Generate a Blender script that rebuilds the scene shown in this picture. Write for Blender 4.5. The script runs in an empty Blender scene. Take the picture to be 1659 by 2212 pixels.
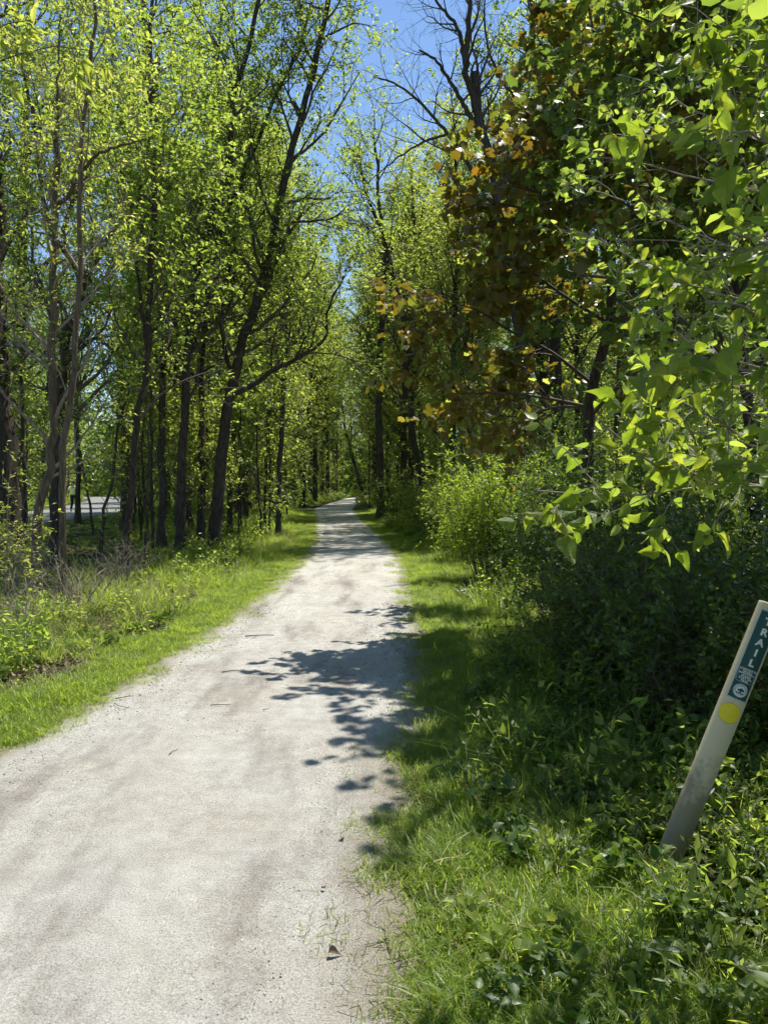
import bpy, bmesh, math, numpy as np
from mathutils import Matrix, Vector
R_ = math.radians
SC = bpy.context.scene
COL = SC.collection

# ------------------------------------------------------------------ camera, sky, sun, exposure
CAM_H = 1.6
PITCH = R_(2.12)
cam_d = bpy.data.cameras.new('camera'); cam = bpy.data.objects.new('camera', cam_d); COL.objects.link(cam)
cam.location = (0, 0, CAM_H); cam.rotation_euler = (math.pi/2 - PITCH, 0, 0)
cam_d.sensor_fit = 'VERTICAL'; cam_d.sensor_height = 36.0; cam_d.lens = 36.0*1617/2212
cam_d.clip_start = 0.05; cam_d.clip_end = 3000
SC.camera = cam
SUN_EL, SUN_AZ = R_(66.5), R_(43.0)            # azimuth: to the right of the view direction (+Y)
world = bpy.data.worlds.new('World'); SC.world = world; world.use_nodes = True
wn = world.node_tree.nodes; wl = world.node_tree.links
bg = wn['Background']; sky = wn.new('ShaderNodeTexSky'); sky.sky_type = 'NISHITA'; sky.sun_disc = False
sky.sun_elevation = SUN_EL; sky.sun_rotation = SUN_AZ
sky.air_density = 1.15; sky.dust_density = 0.0; sky.ozone_density = 5.0
wl.new(sky.outputs[0], bg.inputs[0]); bg.inputs[1].default_value = 0.10
sun_d = bpy.data.lights.new('sun', 'SUN'); sun = bpy.data.objects.new('sun', sun_d); COL.objects.link(sun)
sun_d.energy = 4.8; sun_d.angle = R_(0.53); sun_d.color = (1.0, 0.955, 0.88)
sdir = Vector((math.sin(SUN_AZ)*math.cos(SUN_EL), math.cos(SUN_AZ)*math.cos(SUN_EL), math.sin(SUN_EL)))
sun.rotation_euler = sdir.to_track_quat('Z', 'Y').to_euler()
sun.location = (10, 10, 30)
SC.view_settings.view_transform = 'Standard'; SC.view_settings.look = 'None'
SC.view_settings.exposure = 0.8; SC.view_settings.gamma = 1.0
cy = SC.cycles
cy.max_bounces = 5; cy.diffuse_bounces = 3; cy.glossy_bounces = 1; cy.transmission_bounces = 4; cy.transparent_max_bounces = 4
cy.sample_clamp_indirect = 6.0; cy.use_denoising = True; cy.denoiser = 'OPENIMAGEDENOISE'; cy.denoising_input_passes = 'RGB_ALBEDO_NORMAL'; cy.use_adaptive_sampling = True; cy.adaptive_threshold = 0.025; cy.adaptive_min_samples = 20
cy.caustics_reflective = False; cy.caustics_refractive = False

# ------------------------------------------------------------------ helpers
CPOS = np.array([0, 0, CAM_H])
FW = np.array([0, math.cos(PITCH), -math.sin(PITCH)]); UPV = np.array([0, math.sin(PITCH), math.cos(PITCH)])
def at(u, v, d):
    """Point at depth d (metres along +Y) seen at (u, v) of a 1659 x 2212 picture."""
    r = FW + np.array([1., 0, 0])*(u-829.5)/1617 + UPV*(1106-v)/1617
    return CPOS + r*(d/r[1])
def depth_of(v):
    return 2587.0/(v-1046.0)
def norm(a):
    return a/np.maximum(np.linalg.norm(a, axis=-1, keepdims=True), 1e-9)

def mesh_np(name, V, F, mats=(), midx=None, smooth=False):
    """F: list of (faces array (M,k)) all polygons, or one array."""
    me = bpy.data.meshes.new(name)
    Fs = F if isinstance(F, list) else [F]
    Fs = [f for f in Fs if len(f)]
    V = np.ascontiguousarray(V, dtype=np.float32)
    nl = sum(f.size for f in Fs); npoly = sum(len(f) for f in Fs)
    me.vertices.add(len(V)); me.vertices.foreach_set('co', V.ravel())
    me.loops.add(nl); me.polygons.add(npoly)
    me.loops.foreach_set('vertex_index', np.concatenate([f.ravel() for f in Fs]).astype(np.int32))
    tot = np.concatenate([np.full(len(f), f.shape[1]) for f in Fs]).astype(np.int32)
    st = np.concatenate([[0], np.cumsum(tot)[:-1]]).astype(np.int32)
    me.polygons.foreach_set('loop_start', st)
    if midx is not None: me.polygons.foreach_set('material_index', np.asarray(midx, dtype=np.int32))
    if smooth: me.polygons.foreach_set('use_smooth', np.ones(npoly, dtype=bool))
    for m in mats: me.materials.append(m)
    me.update(calc_edges=True)
    return me
def link(name, data, parent=None, loc=None):
    o = bpy.data.objects.new(name, data); COL.objects.link(o)
    if parent is not None: o.parent = parent
    if loc is not None: o.location = loc
    return o
def tag(o, label=None, cat=None, group=None, kind=None):
    if label: o['label'] = label
    if cat: o['category'] = cat
    if group: o['group'] = group
    if kind: o['kind'] = kind
    return o
def copy_tree(o, parent=None):
    c = o.copy(); COL.objects.link(c)
    if parent is not None: c.parent = parent
    for ch in list(o.children): copy_tree(ch, c)
    return c

class MB:
    def __init__(s): s.V = []; s.F = {3: [], 4: []}; s.n = 0
    def add(s, V, F):
        s.V.append(np.asarray(V, dtype=float)); F = np.asarray(F)
        s.F[F.shape[1]].append(F+s.n); s.n += len(V); return s
    def mesh(s, name, mat, off=None, smooth=False):
        V = np.concatenate(s.V)
        if off is not None: V = V-np.asarray(off)
        return mesh_np(name, V, [np.concatenate(f) for f in s.F.values() if f], [mat], smooth=smooth)

def resample(P, n):
    P = np.asarray(P, float)
    if len(P) > 2:                              # Catmull-Rom smoothing
        Q = np.vstack([2*P[0]-P[1], P, 2*P[-1]-P[-2]]); out = []
        for i in range(1, len(Q)-2):
            t = np.linspace(0, 1, 8, endpoint=False)[:, None]
            a, b, c, d = Q[i-1], Q[i], Q[i+1], Q[i+2]
            out.append(.5*((2*b)+(-a+c)*t+(2*a-5*b+4*c-d)*t**2+(-a+3*b-3*c+d)*t**3))
        P = np.vstack(out+[P[-1:]])
    s = np.concatenate([[0], np.cumsum(np.linalg.norm(np.diff(P, axis=0), axis=1))])
    t = np.linspace(0, s[-1], n)
    return np.stack([np.interp(t, s, P[:, k]) for k in range(3)], 1)

def tubes(P, R, sides, rough=0.0, rng=None):
    """P (B,n,3), R (B,n) -> verts, quads"""
    B, n, _ = P.shape
    T = norm(np.gradient(P, axis=1))
    ref = np.where(np.abs(T[:, :1, 2:3]) > .9, np.array([1., 0, 0]), np.array([0, 0, 1.]))
    X = norm(np.cross(T, np.broadcast_to(ref, T.shape))); Y = np.cross(T, X)
    a = np.linspace(0, 2*np.pi, sides, endpoint=False)
    rr = R[:, :, None]*np.ones(sides)
    if rough: rr = rr*(1+rough*rng.standard_normal((B, n, sides)))
    V = P[:, :, None, :]+rr[..., None]*(np.cos(a)[:, None]*X[:, :, None, :]+np.sin(a)[:, None]*Y[:, :, None, :])
    b = np.arange(B)[:, None, None]*n*sides; i = np.arange(n-1)[None, :, None]*sides; j = np.arange(sides)[None, None, :]
    j2 = (j+1) % sides
    F = np.stack([b+i+j, b+i+j2, b+i+sides+j2, b+i+sides+j], -1).reshape(-1, 4)
    return V.reshape(-1, 3), F

def grow(P, R, k, t0, t1, length, ang, nseg, rng, up=0.1, wob=0.15, rfac=.55, rmax=None, upstep=0.0, flat=0.0):
    """k children on each of the B parent polylines; length: scalar or (B,k)."""
    B, n, _ = P.shape
    t = t0+(t1-t0)*((np.arange(k)+rng.random((B, k)))/k)
    f = t*(n-1); i0 = np.clip(f.astype(int), 0, n-2); w = (f-i0)[..., None]
    bi = np.arange(B)[:, None]
    pos = P[bi, i0]*(1-w)+P[bi, i0+1]*w
    T = norm(P[bi, i0+1]-P[bi, i0]); r = R[bi, i0]*(1-w[..., 0])+R[bi, i0+1]*w[..., 0]
    rv = rng.standard_normal((B, k, 3)); perp = norm(np.cross(T, rv))
    if flat: perp[..., 2] *= (1-flat); perp = norm(perp)
    a = np.radians(ang[0]+(ang[1]-ang[0])*rng.random((B, k)))[..., None]
    D = np.cos(a)*T+np.sin(a)*perp; D[..., 2] += up; D = norm(D)
    L = np.broadcast_to(length, (B, k))*(.65+.7*rng.random((B, k)))
    pts = [pos]
    for s in range(nseg):
        D = D+wob*rng.standard_normal(D.shape); D[..., 2] += upstep; D = norm(D)
        pts.append(pts[-1]+D*(L/nseg)[..., None])
    Q = np.stack(pts, 2).reshape(B*k, nseg+1, 3)
    r0 = r*rfac
    if rmax is not None: r0 = np.minimum(r0, rmax)
    RR = r0.reshape(-1, 1)*np.linspace(1, .3, nseg+1)[None, :]
    return Q, RR

# leaf templates: x = width, y = length (0..1), z = normal
def tmpl(V, F): return np.array(V, float), np.array(F)
DIAMOND = tmpl([(0, 0, 0), (.30, .42, .07), (0, 1, -.08), (-.30, .42, .07)], [(0, 1, 2), (0, 2, 3)])
LANCE = tmpl([(0, 0, 0), (.19, .40, .05), (0, 1, -.12), (-.19, .40, .05)], [(0, 1, 2), (0, 2, 3)])
OVATE = tmpl([(0, 0, 0), (.22, .14, .04), (.33, .40, .07), (.18, .74, .02), (0, 1, -.10), (-.18, .74, .02), (-.33, .40, .07), (-.22, .14, .04), (0, .45, -.01)],
             [(0, 1, 8), (1, 2, 8), (2, 3, 8), (3, 4, 8), (4, 5, 8), (5, 6, 8), (6, 7, 8), (7, 0, 8)])
def lobed(pts, cup):
    V = [(0, .38, 0.0)]
    V += [(x, y, cup*(abs(x)+abs(y-.38))**1.3) for x, y in pts]
    n = len(pts)
    return tmpl(V, [(0, 1+i, 1+(i+1) % n) for i in range(n)])
MAPLE_OUT = [(0, 0), (.16, .10), (.40, .04), (.40, .22), (.54, .42), (.43, .48), (.38, .72), (.23, .64), (0, 1),
             (-.23, .64), (-.38, .72), (-.43, .48), (-.54, .42), (-.40, .22), (-.40, .04), (-.16, .10)]
MAPLE = lobed(MAPLE_OUT, -.14)
def big_leaf(w, seed, lob=0.0):
    """a curved broad leaf with a folded midrib, 6 x 4 cells, drawn tip and wavy margin"""
    rng = np.random.default_rng(seed)
    ys = np.linspace(0, 1, 9); xs = np.linspace(-1, 1, 7); V = []; F = []
    bend, twist, ph = rng.uniform(.10, .60), rng.uniform(-.6, .6), rng.uniform(0, 6)
    for i, y in enumerate(ys):
        half = w*(math.sin(math.pi*min(1, y**.62))**.8)*(1-.30*y)+.002
        if lob: half *= 1+lob*math.cos(y*15.0)
        for x in xs:
            z = .42*abs(x)*half*1.4-bend*y*y+.07*math.sin(8*y+ph+2*x)*abs(x)+twist*x*half*y
            V.append((x*half, y-.10*abs(x)*half*(1-y), z))
    nx = len(xs)
    for i in range(len(ys)-1):
        for j in range(nx-1):
            F.append((i*nx+j, i*nx+j+1, (i+1)*nx+j+1, (i+1)*nx+j))
    return np.array(V), np.array(F)

def leaf_frames(Q, k, size, rng, droop=.25, flat=.8, t0=.1, spread=.8, tip=1.0, jit=0.0):
    """k leaf frames on each twig: position, x, y, normal, scale"""
    B, n, _ = Q.shape
    t = 1-(1-t0)*rng.random((B, k))**tip; t[:, 0] = 1
    f = t*(n-1); i0 = np.clip(f.astype(int), 0, n-2); w = (f-i0)[..., None]; bi = np.arange(B)[:, None]
    pos = (Q[bi, i0]*(1-w)+Q[bi, i0+1]*w).reshape(-1, 3)
    T = norm(Q[bi, i0+1]-Q[bi, i0]).reshape(-1, 3)
    Y = T*.6+spread*rng.standard_normal(T.shape); Y[:, 2] = Y[:, 2]*.6-droop; Y = norm(Y)
    N = rng.standard_normal(T.shape)*(1-flat)*1.2; N[:, 2] += flat
    N = norm(N-(N*Y).sum(1, keepdims=True)*Y); X = np.cross(Y, N)
    s = size*(.55+.75*rng.random(len(pos)))
    pos = pos+Y*s[:, None]*.15+jit*rng.standard_normal(pos.shape)
    return pos, X, Y, N, s
def leaves(fr, tm):
    pos, X, Y, N, s = fr; V, F = tm
    W = pos[:, None, :]+s[:, None, None]*(V[None, :, 0:1]*X[:, None, :]+V[None, :, 1:2]*Y[:, None, :]+V[None, :, 2:3]*N[:, None, :])
    G = (np.arange(len(pos))[:, None, None]*len(V)+F[None]).reshape(-1, F.shape[1])
    return W.reshape(-1, 3), G
def sel(fr, m): return tuple(a[m] for a in fr)
def frame_matrix(fr, i, off):
    pos, X, Y, N, s = fr
    M = Matrix.Identity(4); p = pos[i]-off
    for r in range(3):
        M[r][0] = X[i][r]*s[i]; M[r][1] = Y[i][r]*s[i]; M[r][2] = N[i][r]*s[i]; M[r][3] = p[r]
    return M

# ------------------------------------------------------------------ materials
def new_mat(name):
    m = bpy.data.materials.new(name); m.use_nodes = True
    nt = m.node_tree
    for n in list(nt.nodes): nt.nodes.remove(n)
    out = nt.nodes.new('ShaderNodeOutputMaterial')
    return m, nt, out
def ND(nt, t, **kw):
    n = nt.nodes.new(t)
    for k, v in kw.items():
        if k.startswith('i_'): n.inputs[k[2:].replace('_', ' ')].default_value = v
        else: setattr(n, k, v)
    return n
def ramp(nt, fac, stops, interp='LINEAR'):
    n = nt.nodes.new('ShaderNodeValToRGB'); cr = n.color_ramp; cr.interpolation = interp
    while len(cr.elements) < len(stops): cr.elements.new(.5)
    for e, (p, c) in zip(cr.elements, stops): e.position = p; e.color = (*c, 1)
    nt.links.new(fac, n.inputs[0]); return n.outputs[0]
def mixc(nt, fac, a, b, mode='MIX'):
    n = nt.nodes.new('ShaderNodeMix'); n.data_type = 'RGBA'; n.blend_type = mode
    for s, v in ((n.inputs[0], fac), (n.inputs[6], a), (n.inputs[7], b)):
        if isinstance(v, (int, float)): s.default_value = v
        elif isinstance(v, tuple): s.default_value = (*v, 1)
        else: nt.links.new(v, s)
    return n.outputs[2]
def noise(nt, vec, scale, detail=4, rough=.55):
    n = ND(nt, 'ShaderNodeTexNoise'); n.inputs['Scale'].default_value = scale
    n.inputs['Detail'].default_value = detail; n.inputs['Roughness'].default_value = rough
    if vec is not None: nt.links.new(vec, n.inputs['Vector'])
    return n.outputs['Fac']
def mapping(nt, src, scale=(1, 1, 1), rot=(0, 0, 0)):
    tc = nt.nodes.new('ShaderNodeTexCoord'); mp = nt.nodes.new('ShaderNodeMapping')
    mp.inputs['Scale'].default_value = scale; mp.inputs['Rotation'].default_value = rot
    nt.links.new(tc.outputs[src], mp.inputs[0]); return mp.outputs[0]

def leaf_mat(name, stops, tstops, tfac=.5, rough=.42, spec=.4):
    """colours vary from leaf to leaf; stops: reflected, tstops: light coming through"""
    m, nt, out = new_mat(name)
    g = nt.nodes.new('ShaderNodeNewGeometry'); r = g.outputs['Random Per Island']
    oi = nt.nodes.new('ShaderNodeObjectInfo')
    ad = ND(nt, 'ShaderNodeMath', operation='ADD'); nt.links.new(r, ad.inputs[0]); nt.links.new(oi.outputs['Random'], ad.inputs[1])
    fr = ND(nt, 'ShaderNodeMath', operation='FRACT'); nt.links.new(ad.outputs[0], fr.inputs[0])
    c = ramp(nt, fr.outputs[0], stops); c2 = ramp(nt, fr.outputs[0], tstops)
    b = ND(nt, 'ShaderNodeBsdfPrincipled'); nt.links.new(c, b.inputs['Base Color'])
    b.inputs['Roughness'].default_value = rough; b.inputs['Specular IOR Level'].default_value = spec
    tr = ND(nt, 'ShaderNodeBsdfTranslucent'); nt.links.new(c2, tr.inputs['Color'])
    mx = ND(nt, 'ShaderNodeMixShader'); mx.inputs[0].default_value = tfac
    nt.links.new(b.outputs[0], mx.inputs[1]); nt.links.new(tr.outputs[0], mx.inputs[2])
    nt.links.new(mx.outputs[0], out.inputs[0]); return m
def simple_mat(name, c1, c2, scale=20, rough=.8, bump=.0, bscale=None, stretch=(1, 1, 1), spec=.3):
    m, nt, out = new_mat(name)
    v = mapping(nt, 'Object', stretch)
    f = noise(nt, v, scale, 6, .65)
    col = ramp(nt, f, [(.3, c1), (.7, c2)])
    b = ND(nt, 'ShaderNodeBsdfPrincipled'); nt.links.new(col, b.inputs['Base Color'])
    b.inputs['Roughness'].default_value = rough; b.inputs['Specular IOR Level'].default_value = spec
    if bump:
        bp = ND(nt, 'ShaderNodeBump'); bp.inputs['Strength'].default_value = bump; bp.inputs['Distance'].default_value = .02
        nt.links.new(noise(nt, v, bscale or scale*2, 5, .6), bp.inputs['Height']); nt.links.new(bp.outputs[0], b.inputs['Normal'])
    nt.links.new(b.outputs[0], out.inputs[0]); return m

M = {}
M['leaf_green'] = leaf_mat('leaf_green', [(0, (0.065, 0.1, 0.022)), (0.5, (0.1, 0.15, 0.032)), (1, (0.14, 0.185, 0.045))], [(0, (0.27, 0.4, 0.04)), (0.5, (0.41, 0.54, 0.06)), (1, (0.58, 0.67, 0.1))], tfac=0.57)
M['leaf_yellow'] = leaf_mat('leaf_yellow', [(0, (0.095, 0.135, 0.026)), (0.6, (0.14, 0.18, 0.036)), (1, (0.19, 0.215, 0.05))], [(0, (0.42, 0.52, 0.055)), (0.6, (0.58, 0.66, 0.085)), (1, (0.72, 0.74, 0.13))], tfac=0.57)
M['leaf_deep'] = leaf_mat('leaf_deep', [(0, (0.04, 0.07, 0.018)), (0.5, (0.062, 0.1, 0.026)), (1, (0.09, 0.13, 0.034))], [(0, (0.17, 0.27, 0.03)), (0.5, (0.26, 0.37, 0.042)), (1, (0.38, 0.47, 0.065))], tfac=0.5)
M['leaf_bronze'] = leaf_mat('leaf_bronze', [(0, (.095, .074, .022)), (.5, (.11, .106, .029)), (.75, (.105, .135, .03)), (1, (.15, .10, .028))],
                            [(0, (.24, .145, .016)), (.5, (.28, .23, .02)), (.85, (.36, .40, .026)), (1, (.48, .25, .022))], tfac=.45)
M['leaf_near'] = leaf_mat('leaf_near', [(0, (0.07, 0.115, 0.022)), (0.5, (0.1, 0.15, 0.028)), (1, (0.13, 0.175, 0.036))], [(0, (0.34, 0.48, 0.028)), (0.6, (0.5, 0.63, 0.04)), (1, (0.64, 0.7, 0.06))], tfac=0.52, rough=.46, spec=.35)
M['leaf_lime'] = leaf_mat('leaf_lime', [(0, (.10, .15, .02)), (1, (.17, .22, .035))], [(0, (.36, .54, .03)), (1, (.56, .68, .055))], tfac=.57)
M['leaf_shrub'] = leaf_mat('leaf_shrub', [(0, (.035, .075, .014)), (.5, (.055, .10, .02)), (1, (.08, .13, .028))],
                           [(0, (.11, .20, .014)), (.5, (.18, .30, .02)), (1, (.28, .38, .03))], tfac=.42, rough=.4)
M['grass'] = leaf_mat('grass', [(0, (0.115, 0.18, 0.024)), (0.7, (0.155, 0.23, 0.034)), (1, (0.22, 0.24, 0.06))], [(0, (0.4, 0.56, 0.045)), (0.7, (0.54, 0.7, 0.06)), (1, (0.66, 0.7, 0.12))], tfac=0.53, rough=.4)
M['grass_dry'] = leaf_mat('grass_dry', [(0, (.14, .13, .05)), (.5, (.22, .19, .09)), (1, (.30, .25, .14))],
                          [(0, (.18, .17, .05)), (.5, (.28, .24, .1)), (1, (.34, .28, .14))], tfac=.25, rough=.6)
M['dead_leaf'] = leaf_mat('dead_leaf', [(0, (.07, .045, .028)), (.5, (.14, .095, .06)), (1, (.24, .18, .12))],
                          [(0, (.1, .06, .03)), (1, (.2, .14, .08))], tfac=.15, rough=.7)
def veined_mat():
    m = leaf_mat('leaf_veined', [(0, (.06, .105, .02)), (.5, (.095, .145, .028)), (1, (.125, .17, .036))], [(0, (.30, .44, .026)), (.6, (.48, .61, .038)), (1, (.64, .69, .06))], tfac=.5, rough=.46, spec=.35)
    nt = m.node_tree; tc = ND(nt, 'ShaderNodeTexCoord'); sp = ND(nt, 'ShaderNodeSeparateXYZ'); nt.links.new(tc.outputs['Object'], sp.inputs[0])
    def mt(op, a, b=None):
        n = ND(nt, 'ShaderNodeMath', operation=op)
        for k, v in enumerate((a, b)):
            if v is None: continue
            if isinstance(v, (int, float)): n.inputs[k].default_value = v
            else: nt.links.new(v, n.inputs[k])
        return n.outputs[0]
    ax = mt('ABSOLUTE', sp.outputs['X']); side = mt('SINE', mt('MULTIPLY', mt('SUBTRACT', sp.outputs['Y'], mt('MULTIPLY', ax, .9)), 52.0))
    vein = mt('MAXIMUM', mt('LESS_THAN', ax, .018), mt('MULTIPLY', mt('GREATER_THAN', side, .90), .6))
    bl = noise(nt, tc.outputs['Object'], 5, 4, .6)
    b = [n for n in nt.nodes if n.type == 'BSDF_PRINCIPLED'][0]; t = [n for n in nt.nodes if n.type == 'BSDF_TRANSLUCENT'][0]
    for sock, c in ((b.inputs['Base Color'], (.20, .25, .09)), (t.inputs['Color'], (.20, .30, .03))):
        old = sock.links[0].from_socket
        col = mixc(nt, 1.0, old, ramp(nt, bl, [(.3, (.72, .74, .72)), (.7, (1.1, 1.08, 1.05))]), 'MULTIPLY')
        nt.links.new(mixc(nt, mt('MULTIPLY', vein, .7), col, c), sock)
    bp = ND(nt, 'ShaderNodeBump'); bp.inputs['Strength'].default_value = .5; bp.inputs['Distance'].default_value = .02
    nt.links.new(mt('SUBTRACT', mt('MULTIPLY', bl, .6), vein), bp.inputs['Height']); nt.links.new(bp.outputs[0], b.inputs['Normal'])
    return m
M['leaf_veined'] = veined_mat()
def bark_mat(name, c1, c2, bump=.9):
    m, nt, out = new_mat(name)
    v = mapping(nt, 'Object', (1, 1, .16)); v2 = mapping(nt, 'Object', (1, 1, .6))
    f = noise(nt, v, 34, 6, .7); big = noise(nt, v2, 2.5, 3, .5)
    col = ramp(nt, f, [(.32, c1), (.66, c2)])
    col = mixc(nt, .55, col, ramp(nt, big, [(.3, (.45, .45, .45)), (.7, (1., 1., 1.))]), 'MULTIPLY')
    b = ND(nt, 'ShaderNodeBsdfPrincipled'); nt.links.new(col, b.inputs['Base Color'])
    b.inputs['Roughness'].default_value = .9; b.inputs['Specular IOR Level'].default_value = .15
    bp = ND(nt, 'ShaderNodeBump'); bp.inputs['Strength'].default_value = bump; bp.inputs['Distance'].default_value = .03
    nt.links.new(f, bp.inputs['Height']); nt.links.new(bp.outputs[0], b.inputs['Normal'])
    nt.links.new(b.outputs[0], out.inputs[0]); return m
M['bark_dark'] = bark_mat('bark_dark', (.026, .021, .016), (.115, .094, .074))
M['bark_grey'] = bark_mat('bark_grey', (.035, .030, .025), (.14, .12, .10))
M['bark_tan'] = bark_mat('bark_tan', (.075, .055, .038), (.26, .20, .145))
M['twig'] = simple_mat('twig', (.05, .04, .03), (.13, .105, .08), 30, .85)
M['twig_pale'] = simple_mat('twig_pale', (.14, .11, .085), (.34, .29, .24), 30, .8)
M['stem_green'] = simple_mat('stem_green', (.06, .08, .025), (.13, .15, .05), 20, .6)

def gravel_mat(name):
    m, nt, out = new_mat(name)
    v = mapping(nt, 'Object'); vs = mapping(nt, 'Object', (1.25, .30, 1), (0, 0, R_(-24)))
    grain = noise(nt, v, 130, 4, .8); grain2 = noise(nt, v, 420, 2, .6); mid = noise(nt, v, 9, 5, .6); big = noise(nt, v, 1.3, 4, .55); streak = noise(nt, vs, 2.1, 4, .55)
    col = ramp(nt, grain, [(.33, (.15, .14, .12)), (.42, (.40, .385, .345)), (.56, (.535, .52, .475)), (.70, (.71, .695, .645))])
    col = mixc(nt, 1.0, col, ramp(nt, mid, [(.3, (.84, .83, .81)), (.65, (1.05, 1.05, 1.05))]), 'MULTIPLY')
    col = mixc(nt, 1.0, col, ramp(nt, streak, [(.31, (.58, .55, .54)), (.40, (.80, .78, .77)), (.49, (1, 1, 1)), (.70, (1.12, 1.12, 1.11))]), 'MULTIPLY')
    col = mixc(nt, 1.0, col, ramp(nt, big, [(.3, (.88, .85, .80)), (.6, (1, 1, 1))]), 'MULTIPLY')
    vo = ND(nt, 'ShaderNodeTexVoronoi'); vo.inputs['Scale'].default_value = 70; nt.links.new(v, vo.inputs['Vector'])
    spk = ramp(nt, vo.outputs['Distance'], [(.06, (.22, .21, .19)), (.20, (1, 1, 1))])
    msk = ramp(nt, noise(nt, v, 45, 2, .5), [(.50, (0, 0, 0)), (.58, (1, 1, 1))])
    col = mixc(nt, msk, col, mixc(nt, 1.0, col, spk, 'MULTIPLY'))
    # dusty earth mixed with the stone towards the margins
    ea = ND(nt, 'ShaderNodeAttribute', attribute_name='margin')
    ad0 = ND(nt, 'ShaderNodeMath', operation='ADD'); nt.links.new(ea.outputs['Fac'], ad0.inputs[0])
    mm = ND(nt, 'ShaderNodeMath', operation='MULTIPLY_ADD'); nt.links.new(mid, mm.inputs[0]); mm.inputs[1].default_value = .9; mm.inputs[2].default_value = -.45; nt.links.new(mm.outputs[0], ad0.inputs[1])
    earth = ramp(nt, grain, [(.33, (.10, .080, .055)), (.50, (.24, .205, .155)), (.68, (.42, .375, .31))])
    col = mixc(nt, ramp(nt, ad0.outputs[0], [(.25, (0, 0, 0)), (.8, (.95, .95, .95))]), col, earth)
    b = ND(nt, 'ShaderNodeBsdfPrincipled'); nt.links.new(col, b.inputs['Base Color'])
    b.inputs['Roughness'].default_value = .9; b.inputs['Specular IOR Level'].default_value = .2
    ad = ND(nt, 'ShaderNodeMath', operation='ADD'); nt.links.new(grain, ad.inputs[0]); nt.links.new(grain2, ad.inputs[1])
    bp = ND(nt, 'ShaderNodeBump'); bp.inputs['Strength'].default_value = .8; bp.inputs['Distance'].default_value = .012
    nt.links.new(ad.outputs[0], bp.inputs['Height'])
    bp2 = ND(nt, 'ShaderNodeBump'); bp2.inputs['Strength'].default_value = .5; bp2.inputs['Distance'].default_value = .03
    nt.links.new(mid, bp2.inputs['Height']); nt.links.new(bp.outputs[0], bp2.inputs['Normal'])
    nt.links.new(bp2.outputs[0], b.inputs['Normal'])
    nt.links.new(b.outputs[0], out.inputs[0]); return m
M['gravel'] = gravel_mat('crushed_limestone')
M['track'] = simple_mat('asphalt_track', (.13, .13, .125), (.24, .235, .225), 12, .9)
def soil_mat():
    m, nt, out = new_mat('woodland_soil')
    v = mapping(nt, 'Object')
    fine = noise(nt, v, 60, 5, .7); mid = noise(nt, v, 6, 5, .6); big = noise(nt, v, .7, 4, .6)
    litter = ramp(nt, fine, [(.3, (.030, .022, .015)), (.5, (.085, .065, .045)), (.72, (.19, .155, .115))])
    green = ramp(nt, fine, [(.3, (.022, .040, .010)), (.7, (.075, .11, .025))])
    msk = ramp(nt, mid, [(.42, (0, 0, 0)), (.58, (1, 1, 1))])
    col = mixc(nt, msk, litter, green)
    col = mixc(nt, ramp(nt, big, [(.58, (0, 0, 0)), (.72, (.7, .7, .7))]), col, litter)
    b = ND(nt, 'ShaderNodeBsdfPrincipled'); nt.links.new(col, b.inputs['Base Color']); b.inputs['Roughness'].default_value = .95
    b.inputs['Specular IOR Level'].default_value = .1
    bp = ND(nt, 'ShaderNodeBump'); bp.inputs['Strength'].default_value = .9; bp.inputs['Distance'].default_value = .04
    nt.links.new(fine, bp.inputs['Height']); nt.links.new(bp.outputs[0], b.inputs['Normal'])
    nt.links.new(b.outputs[0], out.inputs[0]); return m
M['soil'] = soil_mat()

# ------------------------------------------------------------------ ground and paths
YS = np.array([-8, 0, 2, 3, 4.2, 5.4, 6.6, 8.5, 11, 14, 16.8, 22.7, 30.8, 48, 61, 81, 100, 140.])
XL = np.array([-4.4, -3.0, -2.6, -2.38, -2.14, -1.95, -1.85, -1.69, -1.58, -1.58, -1.58, -1.95, -2.7, -4.4, -4.5, -4.3, -3.3, 0])
XR = np.array([-1.7, -.5, -.28, -.30, -.17, .08, .20, .24, .22, .25, .20, -.2, -.85, -2.15, -2.3, -2.1, -1., 2.4])
def path_l(y): return np.interp(y, YS, XL)
def path_r(y): return np.interp(y, YS, XR)
_rn = np.random.default_rng(5)
_ph = _rn.uniform(0, 6.28, (9, 2)); _fr = np.concatenate([_rn.uniform(.08, .35, (4, 2)), _rn.uniform(.8, 2.6, (5, 2))])
_am = np.array([.05, .04, .035, .03, .02, .018, .015, .012, .01])
# side track
TRK = np.array([(-16, -5), (-16.5, 15), (-17, 36), (-18.5, 46), (-21.5, 58), (-27, 76), (-36, 95)], float)
def track_dist(x, y):
    d = np.full(np.shape(x), 1e9)
    p = np.stack([np.asarray(x, float), np.asarray(y, float)], -1)
    for a, b in zip(TRK[:-1], TRK[1:]):
        ab = b-a; t = np.clip(((p-a)@ab)/(ab@ab), 0, 1)
        d = np.minimum(d, np.linalg.norm(p-(a+t[..., None]*ab), axis=-1))
    return d
def edge_dist(x, y):
    """> 0 outside the trail"""
    return np.maximum(path_l(y)-x, x-path_r(y))
def gz(x, y):
    x = np.asarray(x, float); y = np.asarray(y, float)
    z = sum(a*np.sin(f[0]*x+p[0])*np.sin(f[1]*y+p[1]) for a, f, p in zip(_am, _fr, _ph))
    m = np.clip((np.minimum(edge_dist(x, y), track_dist(x, y)-3.0)-.1)/1.2, 0, 1)
    z = z*m
    z = z+.45*np.clip((y-70)/30, 0, 1)**2*np.clip((140-y)/60, 0, 1)*0
    return z

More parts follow.
